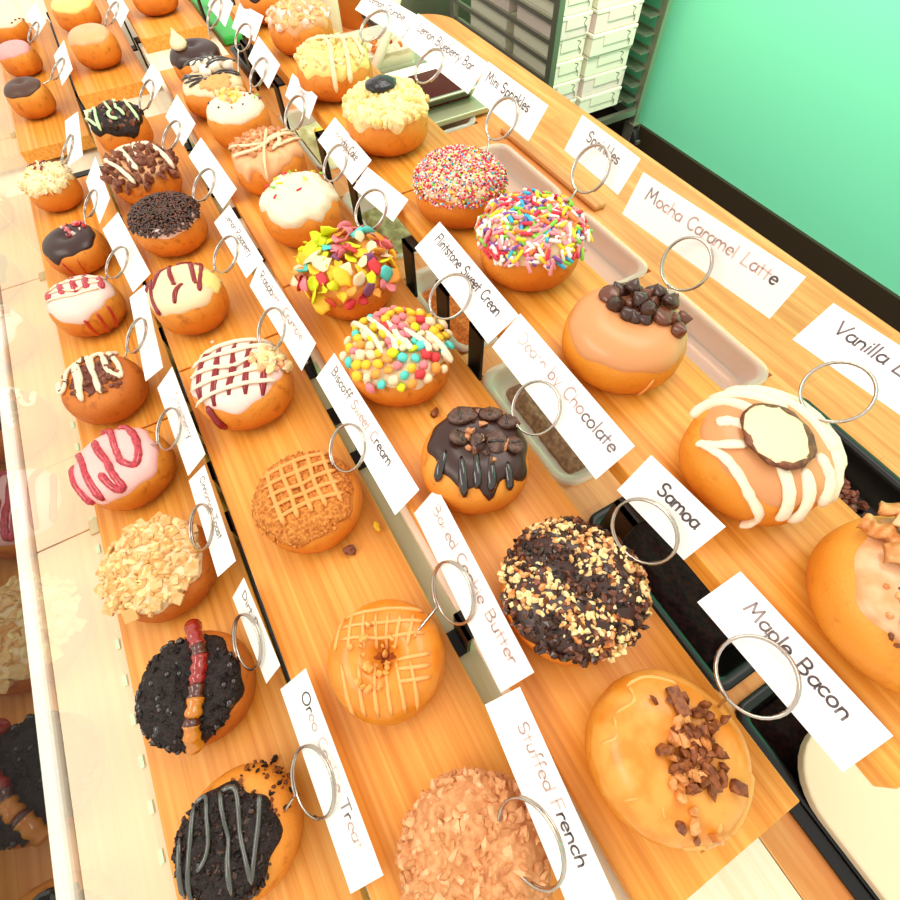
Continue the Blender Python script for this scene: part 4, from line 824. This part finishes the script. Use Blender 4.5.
d = mk('C3'); d.cap('icing', 'choc', 0.80, (0.04, 5), ((4.9, 0.14, 0.24), (5.7, 0.2, 0.14), (0.1, 0.2, 0.12)), th=0.004, cx=0.05, cy=0.12)
rng = random.Random(8)
for (px, py, rr, sp, tl) in ((-0.2, 0.42, 0.0105, 1.2, (0.3, 0.1)), (-0.27, 0.06, 0.0085, 0.6, (0.9, 0.3)), (0.2, 0.46, 0.0095, 1.9, (0.5, -0.2)), (0.42, 0.36, 0.0085, 2.3, (0.7, 0.2)), (0.3, 0.02, 0.0092, 1.4, (0.6, -0.3)), (0.5, -0.02, 0.0085, 1.9, (0.6, 0.1)), (0.02, 0.06, 0.008, 0.8, (0.9, 0.5))):
    def half(b, rr=rr):
        discfn(rr * 1.12, 0.0048, 14, 0.07, 0.86, int(rr * 1e5), 0.0008)(b)
        b.tube([(-rr * 0.75, -rr * 0.1, 0.0052), (0, rr * 0.06, 0.0060), (rr * 0.75, -rr * 0.05, 0.0052)], 0.0011, 6, 1)
    d.piece('cookie_half', ['cookie', 'darkgloss'], px, py, 0.0042, half, sp, (tl[0] * 0.5, tl[1] * 0.6))
d.scatter('cookie_crumbs', ['cookie', 'chip', 'toffee'], 26, 0.006, 0.5, 0.005, seed=3, cx=0.1, cy=0.2)
d.drizzle('syrup', 'darkgloss', [[(-0.4, -0.1), (-0.5, -0.5)], [(-0.2, -0.2), (-0.14, -0.72)], [(0.0, -0.1), (0.02, -0.62)], [(0.2, -0.2), (0.2, -0.65)], [(0.4, -0.25), (0.46, -0.6)]], 0.0036, 0.003)
d = mk('C4'); d.cap('icing', 'cream_ic', 0.9, (0.04, 6), th=0.003)
rng = random.Random(6); cols = ['f_yellow', 'f_cream', 'f_cyan', 'f_pink', 'f_red', 'f_orange', 'f_yellow', 'f_lime', 'f_cream', 'f_cream', 'f_pink', 'f_yellow']
for i in range(98):
    a = i * 2.39996; q = 0.8 * sqrt((i + 0.5) / 98); rr = rng.uniform(0.0046, 0.0062)
    d.piece('puffed_cereal', rng.choice(cols), q * cos(a), q * sin(a), 0.0012 + 0.004 * (1 - q * q), puff(rr, i), rng.uniform(0, 6), (rng.uniform(-.6, .6), rng.uniform(-.6, .6)))
d.drizzle('white_strings', 'white_ic', [[(-0.7 + 0.28 * i, 0.55 - 0.12 * i), (-0.4 + 0.28 * i, 0.1 - 0.1 * i), (-0.2 + 0.2 * i, -0.32 + 0.02 * i)] for i in range(5)], 0.0030, 0.0105)
d = mk('C5'); d.cap('icing', 'f_orange', 0.95, (0.04, 6), th=0.003)
cols = ['f_yellow', 'f_pink', 'f_lime', 'f_orange', 'f_pink', 'f_cream', 'f_yellow', 'f_purple', 'f_lime', 'f_red']
rng = random.Random(14)
for i in range(98):
    a = i * 2.39996; q = 0.9 * sqrt((i + 0.5) / 98); x, y = q * cos(a), q * sin(a); c = rng.choice(cols)
    if x < -0.25 and y > -0.1: c = rng.choice(['f_lime', 'f_yellow', 'f_lime', 'f_cream'])
    if x > 0.4 and y > 0.1: c = rng.choice(['f_pink', 'f_red', 'f_yellow', 'f_orange'])
    if i in (9, 24, 37, 46, 60): c = 'f_cyan'
    d.piece('cereal_flake', c, x, y, 0.003 + 0.011 * (1 - q * q) * rng.uniform(0.5, 1.1), flakefn(rng.uniform(0.0062, 0.0100), i), rng.uniform(0, 6), (rng.uniform(-.8, .8), rng.uniform(-.8, .8)))
d = mk('C6'); d.cap('frosting', 'white_ic', 0.86, (0.05, 6), ((4.6, 0.2, 0.12), (4.0, 0.15, 0.08)), th=0.004, lump=0.004, freq=75)
d.rods(['s_red', 's_green', 's_yellow'], 12, 0.008, 0.0013, 0.8, 2, 'rod_sprinkle', 0.0075, pos=[(-0.35, 0.3), (-0.4, 0.05), (-0.35, -0.25), (0.45, 0.45), (0.3, 0.55), (0.2, 0.2), (-0.1, 0.5), (0.0, 0.55), (-0.2, 0.45), (-0.5, 0.15), (0.1, -0.1), (-0.3, 0.15)], tilt=0.05)
d = mk('C7'); d.cap('icing', 'tan_ic', 0.88, (0.06, 5), ((4.1, 0.14, 0.3), (4.7, 0.14, 0.25)), th=0.0035, lump=0.003, freq=60)
rng = random.Random(17)
for i in range(52):
    a = i * 2.4; q = 0.62 * sqrt((i + 0.5) / 52)
    d.piece('toffee_chip', 'toffee' if i % 3 else 'brownie', q * cos(a) - 0.05, q * sin(a) + 0.15, 0.004, chipfn(rng.uniform(0.0035, 0.0048)), 0, (rng.uniform(-.6, .6), rng.uniform(-.6, .6)))
d.drizzle('caramel_strings', 'cream_ic', [[(-0.7, 0.1), (-0.3, -0.2), (0.1, -0.1), (0.6, 0.3)], [(-0.6, -0.3), (-0.1, -0.35), (0.3, 0.1), (0.5, 0.55)], [(0.3, -0.3), (0.5, -0.1), (0.7, 0.2)], [(0.0, -0.9), (0.05, -0.3), (0.1, 0.4)], [(0.2, -0.4), (0.35, -0.15), (0.3, 0.1), (0.12, 0.02)]], 0.0026, 0.008)
d = mk('C8'); d.cap('icing', 'white_ic', 0.84, (0.02, 4), th=0.003); d.cap('yellow_middle', 'yellowbit', 0.3, (0.04, 5), th=0.005, cy=0.25, cx=-0.05)
d.scatter('sugar_crumbs', ['crumbcream', 'tan_ic', 'yellowbit'], 36, 0.0045, 0.34, 0.006, seed=3, cx=-0.05, cy=0.3)
pos = [(-0.55, 0.1), (-0.3, -0.3), (0.0, -0.42), (0.25, -0.3), (0.5, 0.0), (0.55, 0.25), (0.45, 0.4), (0.6, 0.1), (0.3, 0.1), (0.62, 0.35), (0.4, 0.2), (-0.1, 0.05), (0.52, 0.5)]
d.rods(['s_black', 's_red', 's_green', 's_purple', 's_black'], 13, 0.004, 0.0011, 0.7, 4, 'speck', 0.0035, pos=pos, tilt=0.05)
d = mk('C9'); d.cap('icing', 'cream_ic', 0.88, (0.03, 5), th=0.003); d.cap('crumb_edge', 'cerealdark', 0.42, (0.04, 6), th=0.004, lump=0.003, freq=150, cx=0.15, cy=-0.4)
for (px, py, sp) in ((-0.26, 0.30, 0.2), (0.0, 0.42, 0.7), (0.28, 0.46, -0.2), (0.16, 0.2, 0.4), (-0.12, 0.08, 1.0), (0.45, 0.26, 0.1)):
    d.piece('marshmallow', 'mallow', px, py, 0.003, discfn(0.0085, 0.012, 14, 0, 1.25), sp, (0.25 * py, 0.2 * px))
d.drizzle('black_stripes', 'darkgloss', [[(-0.5, 0.1 + 0.0), (-0.3, 0.5), (-0.1, 0.3)], [(-0.34, 0.05), (-0.1, 0.5), (0.1, 0.3)], [(-0.1, 0.3), (0.1, 0.56), (0.4, 0.52)], [(0.0, 0.2), (0.3, 0.36), (0.6, 0.3)], [(-0.1, 0.1), (0.2, 0.2), (0.5, 0.18)]], 0.0016, 0.0158)
d.drizzle('dark_strings', 'darkgloss', [[(-0.7, 0.1), (-0.3, -0.05), (0.2, 0.05), (0.7, 0.12)], [(-0.6, -0.2), (-0.2, -0.22), (0.3, -0.06), (0.72, 0.0)], [(-0.66, 0.25), (-0.5, 0.1), (-0.46, -0.15)], [(-0.5, -0.4), (-0.2, -0.34), (0.1, -0.2)]], 0.0021, 0.0045)
d = mk('C10'); d.cap('icing', 'choc', 0.93, (0.05, 4), ((3.3, 0.3, 0.12),), th=0.004)
d.piece('pointed_dollop', 'cream_ic', -0.34, -0.05, 0.0035, lambda b: b.grid([[(0.018 * q * 1.25 * cos(2 * pi * j / 14) + lx, 0.014 * q * sin(2 * pi * j / 14), z) for j in range(14)] for q, z, lx in ((0.9, 0, 0), (1, 0.004, 0), (0.8, 0.009, -0.001), (0.45, 0.014, -0.004), (0.2, 0.019, -0.006), (0.04, 0.023, -0.007))], True, 0, True, True))
d = mk('C11'); d.cap('icing', 'cream_ic', 0.7, (0.03, 4), th=0.003)

# ---- back row
d = mk('D1', m='doughpale'); d.cap('icing', 'maple', 0.82, (0.03, 4), th=0.003, cx=0.05)
def strip(b, L_, W_, ph):
    rows = []
    for i in range(22):
        x = -L_ / 2 + L_ * i / 21; z = 0.004 + 0.0026 * sin(i * 0.9 + ph); row = []
        for q in range(4):
            y = -W_ / 2 + W_ * q / 3; row.append((x, y + 0.0012 * sin(i * 1.1), z + (0.001 if q in (1, 2) else 0)))
        rows.append(row + [(p[0], p[1], p[2] - 0.003) for p in reversed(row)])
    b.grid(rows, True, 0, True, True)
for (px, py, ln, wd_, sp, m_) in ((-0.18, 0.52, 0.05, 0.012, -0.55, 'bacon'), (-0.12, 0.3, 0.055, 0.012, -0.75, 'baconpale'), (-0.22, 0.12, 0.05, 0.012, -0.85, 'bacon'), (0.1, 0.6, 0.05, 0.010, -0.4, 'baconpale'), (-0.46, 0.26, 0.032, 0.013, -1.4, 'bacon'), (0.02, 0.0, 0.05, 0.012, -0.8, 'bacon'), (0.12, 0.3, 0.05, 0.012, -0.6, 'bacon')):
    d.piece('bacon_strip', m_, px, py, 0.003, lambda b, ln=ln, wd_=wd_: strip(b, ln, wd_, ln * 100), sp)
d.scatter('brown_specks', ['praline', 'bacon'], 70, 0.0026, 0.4, 0.003, seed=4, cx=-0.1, cy=-0.3)
d = mk('D2', m='doughpale', dim=0.0004); d.cap('icing', 'mocha', 0.9, (0.03, 4), th=0.0022, cx=0.1, cy=0.05)
sh = lambda pp: [[(x * 0.95 - 0.1, y * 0.95 - 0.12) for x, y in p] for p in pp]
d.drizzle('white_stripes', 'white_ic', sh([[(-0.8, 0.42), (-0.62, 0.5), (-0.4, 0.46), (-0.1, 0.3)], [(-0.6, 0.66), (-0.2, 0.62), (0.2, 0.5)], [(-0.4, 0.78), (0.0, 0.74), (0.4, 0.5), (0.7, 0.1)], [(-0.2, 0.86), (0.3, 0.76), (0.66, 0.4), (0.86, 0.0)], [(-0.5, 0.14), (-0.36, 0.16), (-0.1, 0.1)], [(-0.66, -0.1), (-0.5, -0.14), (-0.2, -0.1)], [(-0.6, -0.12), (-0.36, -0.3), (-0.1, -0.62), (0.12, -0.84), (0.14, -1.02), (0.06, -1.12)], [(0.1, -0.2), (0.26, -0.5), (0.36, -0.82)], [(0.36, -0.22), (0.48, -0.5), (0.52, -0.8)], [(0.5, 0.0), (0.66, -0.2), (0.72, -0.5)], [(0.66, 0.2), (0.8, -0.1), (0.86, -0.4)]]), 0.0044, 0.0024, flat=0.5)
d.piece('cookie_disc', 'toast', -0.04, -0.06, 0.0035, discfn(0.0235, 0.004, 26, 0.05, 1.15, 3), -0.6)
d.piece('cookie_icing', 'cream_ic', -0.05, -0.07, 0.0062, discfn(0.0206, 0.0016, 24, 0.07, 1.16, 5, 0.0006), -0.6)
d = mk('D3', m='doughpale'); d.cap('glaze', 'mocha', 0.96, (0.03, 4), th=0.0016)
rng = random.Random(21)
cps = [(-0.12, 0.42), (0.06, 0.56), (0.22, 0.52), (0.38, 0.55), (0.54, 0.5), (-0.06, 0.28), (0.12, 0.36), (0.26, 0.34), (0.4, 0.36), (0.54, 0.3), (0.62, 0.42), (0.06, 0.16), (0.2, 0.2), (0.36, 0.2), (0.52, 0.14), (0.3, 0.06), (0.66, 0.16), (0.12, 0.48), (0.3, 0.46), (0.46, 0.44), (0.74, 0.24), (0.24, 0.12), (0.7, 0.02), (0.0, 0.5)]
for i, (px, py) in enumerate(cps):
    big = i in (0, 4, 14); st = 0.006 if (0.05 < px < 0.55 and 0.18 < py < 0.5 and i % 2) else 0
    d.piece('chocolate_chip', 'chipdark' if i % 2 else 'chip', px - 0.17, py - 0.16, 0.001 + st, discfn(0.0088, 0.006, 14, 0.03, 1.1, i, 0.001) if big else chipfn(rng.uniform(0.0064, 0.0078)), rng.uniform(0, 6), (rng.uniform(-.7, .7), rng.uniform(-.7, .7)))
d.drizzle('glaze_drip', 'caramel', [[(0.42, -0.84), (0.46, -1.2)]], 0.0016, 0.0006)
d = mk('D4'); d.cap('icing', 'cream_ic', 0.92, (0.02, 4), th=0.003)
sp = ['s_white', 's_pink', 's_red', 's_yellow', 's_green', 's_blue', 's_purple', 's_orange']; wt = [5, 5, 3, 3.4, 1.6, 1.8, 1.8, 2]
d.rods(sp, 100, 0.0115, 0.0019, 0.94, 5, 'rod_sprinkle', 0.0062, wts=wt)
d.rods(sp, 420, 0.0115, 0.0018, 0.93, 6, 'rod_sprinkle', 0.0042, stuff_from=0, wts=wt)
d = mk('D5'); d.cap('icing', 'cream_ic', 0.93, (0.02, 4), th=0.0025)
def beads(d, n, r, mats, wts, spread, seed):
    rng = random.Random(seed); b = MB()
    for i in range(n):
        q = spread * sqrt(rng.random()); a = rng.uniform(0, 6.2832); p, nn = d.SN(q * cos(a), q * sin(a)); c = p + nn * (0.0026 + rng.uniform(0, 0.0012)); mi = rng.choices(range(len(mats)), wts)[0]
        T = nn.orthogonal().normalized(); B_ = nn.cross(T)
        b.grid([[c + nn * (r * z) + (T * cos(2 * pi * j / 6) + B_ * sin(2 * pi * j / 6)) * (r * rr) for j in range(6)] for z, rr in ((-0.9, 0.4), (-0.3, 0.95), (0.35, 0.93), (0.95, 0.3))], True, mi, False, True)
    o = b.build('round_sprinkles', mats, d.root); o['kind'] = 'stuff'
beads(d, 2300, 0.00125, ['s_white', 's_pink', 's_red', 's_yellow', 's_green', 's_blue', 's_black'], [4, 4, 7, 1.6, 0.8, 1.2, 1.4], 0.88, 3)
d = mk('D6', dim=0.001); d.cap('crumble', 'crumb', 0.92, (0.06, 6), th=0.005, lump=0.007, freq=80, cx=-0.03)
d.scatter('crumble_lumps', ['crumb', 'crumbcream', 'yellow_ic'], 240, 0.0048, 0.86, 0.006, seed=4, stack=0.003)
d.piece('blueberry_dollop', 'blueberry', -0.06, 0.06, 0.0105, discfn(0.0160, 0.0055, 20, 0.13, 1.3, 4, 0.004), 0.2)
d = mk('D7'); d.cap('curd', 'yellow_ic', 0.92, (0.05, 6), th=0.004, lump=0.004, freq=70)
d.scatter('crumble_lumps', ['crumb', 'crumbcream', 'crumbcream'], 230, 0.0052, 0.84, 0.005, seed=7, cy=0.08, stack=0.003)
d.drizzle('glaze_drips', 'cream_ic', [[(-0.3, 0.5), (0.0, 0.1), (0.02, -0.5), (0.04, -1.0)], [(0.1, 0.55), (0.3, 0.1), (0.32, -0.5), (0.34, -0.85)], [(0.36, 0.6), (0.5, 0.2), (0.62, -0.3)], [(-0.5, 0.3), (-0.1, 0.35), (0.4, 0.25)]], 0.003, 0.0095)
d = mk('D8'); d.cap('icing', 'tan_ic', 0.9, (0.06, 5), th=0.004, lump=0.005, freq=60)
d.scatter('crumble_lumps', ['tan_ic', 'palepink', 'cereal'], 170, 0.007, 0.84, 0.004, seed=9, stack=0.004)
d = mk('D9'); d.cap('icing', 'choc', 0.88, (0.05, 4), th=0.003)
for k_, spots in (('A1', ((-0.075, -0.165),)), ('B3', ((-0.205, -0.065),))): pass
# crumbs fallen on the planks
def fallen(m, pts, zk, label, size=0.006):
    for i, (x, y) in enumerate(pts):
        rg = random.Random(i * 7 + int(abs(x) * 1000)); b = MB(); b.chunk((0, 0, size * 0.35), size * rg.uniform(0.8, 1.2), rg, 0, (1.3, 1, 0.6))
        z = min(v[2] for v in b.v); b.v = [(v[0], v[1], v[2] - z) for v in b.v]
        tag(b.build('crumb', m, None, (x, y, ZP[zk] + 0.0004)), label, 'crumb')
# ------------------------------------------------------------------ ring clips, cards, hand lettering
def arc(cx, cy, rx, ry, a0, a1, n=14):
    return [(cx + rx * cos(radians(a0 + (a1 - a0) * i / n)), cy + ry * sin(radians(a0 + (a1 - a0) * i / n))) for i in range(n + 1)]
# glyph: advance width, strokes; capital height 1, x height 0.58
G = {
 'M': (0.98, [[(0.08, 0), (0.2, 1), (0.46, 0.32), (0.74, 1), (0.86, 0)]]), 'B': (0.72, [[(0.12, 0), (0.12, 1)], [(0.12, 1)] + arc(0.3, 0.76, 0.24, 0.24, 90, -90, 10) + [(0.12, 0.52)], [(0.12, 0.52)] + arc(0.32, 0.26, 0.3, 0.26, 90, -90, 10) + [(0.12, 0)]]),
 'S': (0.7, [arc(0.34, 0.75, 0.24, 0.24, 30, 250, 12) + arc(0.32, 0.26, 0.26, 0.26, 80, -150, 12)]), 'D': (0.78, [[(0.12, 0), (0.12, 1)], [(0.12, 1)] + arc(0.22, 0.5, 0.46, 0.5, 90, -90, 14) + [(0.12, 0)]]),
 'C': (0.72, [arc(0.42, 0.5, 0.34, 0.5, 50, 310, 16)]), 'F': (0.64, [[(0.12, 0), (0.12, 1), (0.58, 1)], [(0.12, 0.55), (0.5, 0.55)]]), 'L': (0.62, [[(0.14, 1), (0.1, 0), (0.56, 0.02)]]),
 'V': (0.76, [[(0.04, 1), (0.36, 0), (0.7, 1)]]), 'R': (0.72, [[(0.12, 0), (0.12, 1)], [(0.12, 1)] + arc(0.3, 0.74, 0.27, 0.26, 90, -90, 10) + [(0.12, 0.46), (0.64, 0)]]), 'O': (0.9, [arc(0.44, 0.5, 0.38, 0.5, 90, 450, 22)]),
 'T': (0.72, [[(0.02, 1), (0.68, 1)], [(0.35, 1), (0.35, 0)]]), 'P': (0.64, [[(0.12, 0), (0.12, 1)], [(0.12, 1)] + arc(0.28, 0.73, 0.27, 0.27, 90, -90, 10) + [(0.12, 0.46)]]),
 'a': (0.58, [arc(0.28, 0.28, 0.22, 0.28, 60, 360, 16) + [(0.5, 0.55), (0.5, 0.1), (0.56, 0)]]), 'b': (0.58, [[(0.08, 1), (0.08, 0)], arc(0.28, 0.28, 0.22, 0.28, 170, -170, 16)]), 'c': (0.5, [arc(0.3, 0.28, 0.23, 0.28, 50, 310, 14)]),
 'd': (0.58, [arc(0.27, 0.28, 0.22, 0.28, 20, 340, 16), [(0.5, 1), (0.5, 0)]]), 'e': (0.54, [[(0.07, 0.3), (0.48, 0.32)] + arc(0.28, 0.28, 0.21, 0.28, 10, 315, 16)]), 'f': (0.44, [arc(0.32, 0.8, 0.14, 0.2, 60, 180, 8) + [(0.18, 0)], [(0.04, 0.5), (0.38, 0.5)]]),
 'h': (0.56, [[(0.08, 1), (0.08, 0)], [(0.08, 0.3)] + arc(0.27, 0.33, 0.19, 0.24, 170, 0, 10) + [(0.47, 0)]]), 'i': (0.22, [[(0.1, 0.55), (0.1, 0)], [(0.1, 0.76), (0.105, 0.8)]]), 'k': (0.54, [[(0.08, 1), (0.08, 0)], [(0.44, 0.56), (0.1, 0.24), (0.48, 0)]]),
 'l': (0.22, [[(0.1, 1), (0.1, 0)]]), 'm': (0.86, [[(0.08, 0.56), (0.08, 0)], [(0.08, 0.3)] + arc(0.26, 0.34, 0.17, 0.22, 170, 0, 8) + [(0.43, 0)], [(0.43, 0.3)] + arc(0.6, 0.34, 0.17, 0.22, 170, 0, 8) + [(0.78, 0)]]),
 'n': (0.56, [[(0.08, 0.56), (0.08, 0)], [(0.08, 0.3)] + arc(0.27, 0.33, 0.19, 0.23, 170, 0, 10) + [(0.47, 0)]]), 'o': (0.58, [arc(0.28, 0.28, 0.23, 0.28, 90, 450, 18)]), 'p': (0.58, [[(0.08, 0.56), (0.08, -0.4)], arc(0.29, 0.28, 0.22, 0.28, 170, -170, 16)]),
 'r': (0.42, [[(0.08, 0.56), (0.08, 0)], [(0.08, 0.28)] + arc(0.26, 0.34, 0.18, 0.22, 170, 50, 8)]), 's': (0.46, [arc(0.24, 0.42, 0.16, 0.15, 40, 250, 9) + arc(0.22, 0.14, 0.17, 0.14, 80, -150, 9)]), 't': (0.42, [[(0.19, 0.86), (0.19, 0.0)], [(0.02, 0.56), (0.38, 0.56)]]),
 'u': (0.56, [[(0.08, 0.56)] + arc(0.27, 0.2, 0.19, 0.2, 180, 360, 10) + [(0.46, 0.56), (0.46, 0)]]), 'w': (0.72, [[(0.04, 0.56), (0.18, 0), (0.34, 0.44), (0.5, 0), (0.66, 0.56)]]), 'y': (0.54, [[(0.06, 0.56), (0.26, 0.04)], [(0.48, 0.56), (0.12, -0.4)]]), ' ': (0.42, []),
}
INK = dict(d='ink', m='inkmid', f='inkfaint', g='inkghost')
def lettering(segs, L, wd, card, cap=None, base=0.50, fill=0.74, start=None):
    txt = [(ch, sh) for t, sh in segs for ch in t]; tot = sum(G[c][0] for c, _ in txt)
    cap = cap or wd * 0.265; kx = min(max(fill * L / tot, 0.75 * cap), 1.35 * cap) / cap; x = start * L if start is not None else (L - tot * cap * kx) / 2
    mats = ['ink', 'inkmid', 'inkfaint', 'inkghost']; b = MB(); rng = random.Random(len(txt)); lw = cap * 0.078
    for ch, sh in txt:
        mi = 'dmfg'.index(sh); dy = rng.uniform(-0.03, 0.03) * cap; ro = rng.uniform(-0.05, 0.05)
        for st in G[ch][1]:
            P = [(x + (px * cos(ro) - py * sin(ro)) * cap * kx, base * wd + dy + (px * sin(ro) + py * cos(ro)) * cap) for px, py in st]
            for (ax_, ay_), (bx_, by_) in zip(P, P[1:]):
                dx, dy2 = bx_ - ax_, by_ - ay_; l = hypot(dx, dy2)
                if l < 1e-7: continue
                nx, ny = -dy2 / l * lw, dx / l * lw; ex, ey = dx / l * lw * 0.6, dy2 / l * lw * 0.6; z = 0.00062
                b.add([(ax_ - ex + nx, ay_ - ey + ny, z), (ax_ - ex - nx, ay_ - ey - ny, z), (bx_ + ex - nx, by_ + ey - ny, z), (bx_ + ex + nx, by_ + ey + ny, z)], [(0, 1, 2, 3)], mi, False)
        x += G[ch][0] * cap * kx
    return b.build('lettering', mats, card)
TXT = dict(C1=[('Map', 'm'), ('le Bacon', 'd')], C2=[('Samoa', 'd')], C3=[('Death ', 'g'), ('by ', 'f'), ('Cho', 'f'), ('colate', 'm')], C4=[('Flintstone Sweet Crean', 'd')], C6=[('Birth', 'g'), ('day Cake', 'm')], C7=[('Oreo', 'f')],
           D2=[('Vanilla L', 'd')], D3=[('M', 'm'), ('ocha Caramel ', 'f'), ('Latt', 'f'), ('e', 'd')], D4=[('Spri', 'm'), ('nkles', 'm')], D5=[('Mini Sprinkles', 'd')], D6=[('Lemon Blueberry Bar', 'm')], D7=[('Lemon Crumble', 'm')],
           B1=[('Stuffed', 'f'), (' F', 'f'), ('rench', 'd')], B2=[('Bak', 'g'), ('ed Cookie ', 'f'), ('Butter', 'f')], B3=[('Biscoff ', 'm'), ('Sweet ', 'f'), ('C', 'f'), ('ream', 'd')], B4=[('Raspb', 'm'), ('erry ', 'g'), ('Crumble', 'f')], B5=[('Lemon Raspberry', 'm')],
           A1=[('Or', 'd'), ('eo Cookie ', 'g'), ('Tr', 'm'), ('eat', 'g')], A2=[('Dirt Pie', 'm')], A3=[('Cinn', 'm'), ('amo', 'f'), ('n Toast', 'm')], A4=[('Strawberr', 'g'), ('y', 'm')])
SAY = dict(C1='lettered Maple Bacon', C2='with one five letter word', C3='with pale to grey lettering', C4='with a three word name in grey', C6='ending in the word Cake', C7='with one short faint word', D2='lettered Vanilla at the right edge', D3='lettered Mocha Caramel Latte in pink', D4='lettered Sprinkles', D5='lettered Mini Sprinkles', D6='lettered Lemon Blueberry Bar', D7='lettered Lemon Crumble',
           B1='lettered Stuffed French', B2='lettered Cookie Butter', B3='lettered Sweet Cream', B4='with mostly overexposed lettering', B5='lettered Lemon Raspberry', A1='with nearly vanished lettering', A2='lettered Dirt Pie', A3='lettered Cinnamon Toast', A4='with one grey letter left')
FILL = dict(C1=(0.68, 0.16), C2=(0.54, 0.30), C3=(0.86, 0.1), C4=(0.82, 0.08), D2=(0.95, 0.14), D3=(0.84, 0.08), D4=(0.78, None), D5=(0.84, 0.08), D6=(0.84, 0.1), D7=(0.8, 0.12), B1=(1.0, 0.14), B2=(0.86, 0.07), B3=(0.88, 0.07), A1=(0.8, 0.1), A2=(0.72, 0.1), A3=(0.86, 0.08), A4=(0.8, None), B4=(0.84, 0.08), B5=(0.84, 0.08))
for key, (dn, ring, card) in LAY.items():
    short = LBL[key][0]; row = ROWN[key[0]]
    if ring:
        x, y, z, th, dia, rx, ry = ring
        yw = card[6] if card else 0.0
        R = dia / 2; root = empty('card_clip', (x, y, z)); tag(root, 'silver ring clip stuck in the %s' % short, 'card clip', 'ring clips of the %s row' % row)
        ex = Vector((cos(yw), sin(yw), 0)); u = Vector((-sin(yw) * sin(th), cos(yw) * sin(th), cos(th))); nn = ex.cross(u)
        pts = []; n = 56
        for i in range(n + 1):
            a = -pi / 2 - 2 * pi * 1.85 * i / n; pts.append(ex * (R * cos(a)) + u * (R * sin(a)) + nn * (0.0016 - 0.0034 * i / n))
        b = MB(); b.tube(pts, 0.00115, 8); b.build('coil', 'wire', root)
        d = DN[key]; c = d.root.location; dx, dy = rx - c.x, ry - c.y; q = hypot(dx, dy); lim = 0.44 * d.D
        if q > lim: dx, dy = dx * lim / q, dy * lim / q
        ph = atan2(dy, dx) - d.rot; best = min((abs(hypot(*d.P0(t / 100, ph)[:2]) - hypot(dx, dy)), t) for t in range(5, 101))[1] / 100
        zz = d.P0(best, ph).z + d.z0
        foot = Vector((c.x + dx, c.y + dy, zz - 0.008)) - Vector((x, y, z)); p0 = pts[0]
        top = Vector((c.x + dx, c.y + dy, zz)) - Vector((x, y, z))
        st = smooth_path([p0, p0.lerp(top, 0.25) + Vector((0, 0, -0.001)), top, foot], 5)
        b = MB(); b.tube(st, 0.00115, 8); b.build('stem', 'wire', root)
    if card:
        x0, L, yb, zb, th, wd, yw = card
        b = MB(); b.box(0, L, 0, wd, 0, 0.0005)
        o = b.build('name_card', 'card', None, (x0, yb, zb)); o.rotation_euler = (pi / 2 - th, 0, yw)
        tag(o, 'white card %s by the %s' % (SAY.get(key, 'without readable lettering'), short), 'name card', 'cards of the %s row' % row)
        if key in TXT:
            f, stt = FILL.get(key, (0.6, None)); lettering(TXT[key], L, wd, o, fill=f, start=stt, base=0.56)
fallen('wafer', [(-0.197, -0.012)], 'B', 'brown crumb fallen beside the biscuit lattice doughnut', 0.007)
fallen('f_yellow', [(-0.205, 0.022)], 'B', 'small yellow crumb on the second plank near the biscuit lattice doughnut', 0.006)
fallen('praline', [(-0.262, 0.125)], 'C', 'small brown crumb between the puffed cereal and sandwich cookie doughnuts', 0.006)
fallen('darkcrumb', [(-0.072, -0.158)], 'A', 'tiny dark crumb beside the dark doughnut with grey glaze strings', 0.004)
fallen('white_ic', [(-0.552, -0.055)], 'B', 'tiny white crumb near the lemon raspberry doughnut', 0.003)
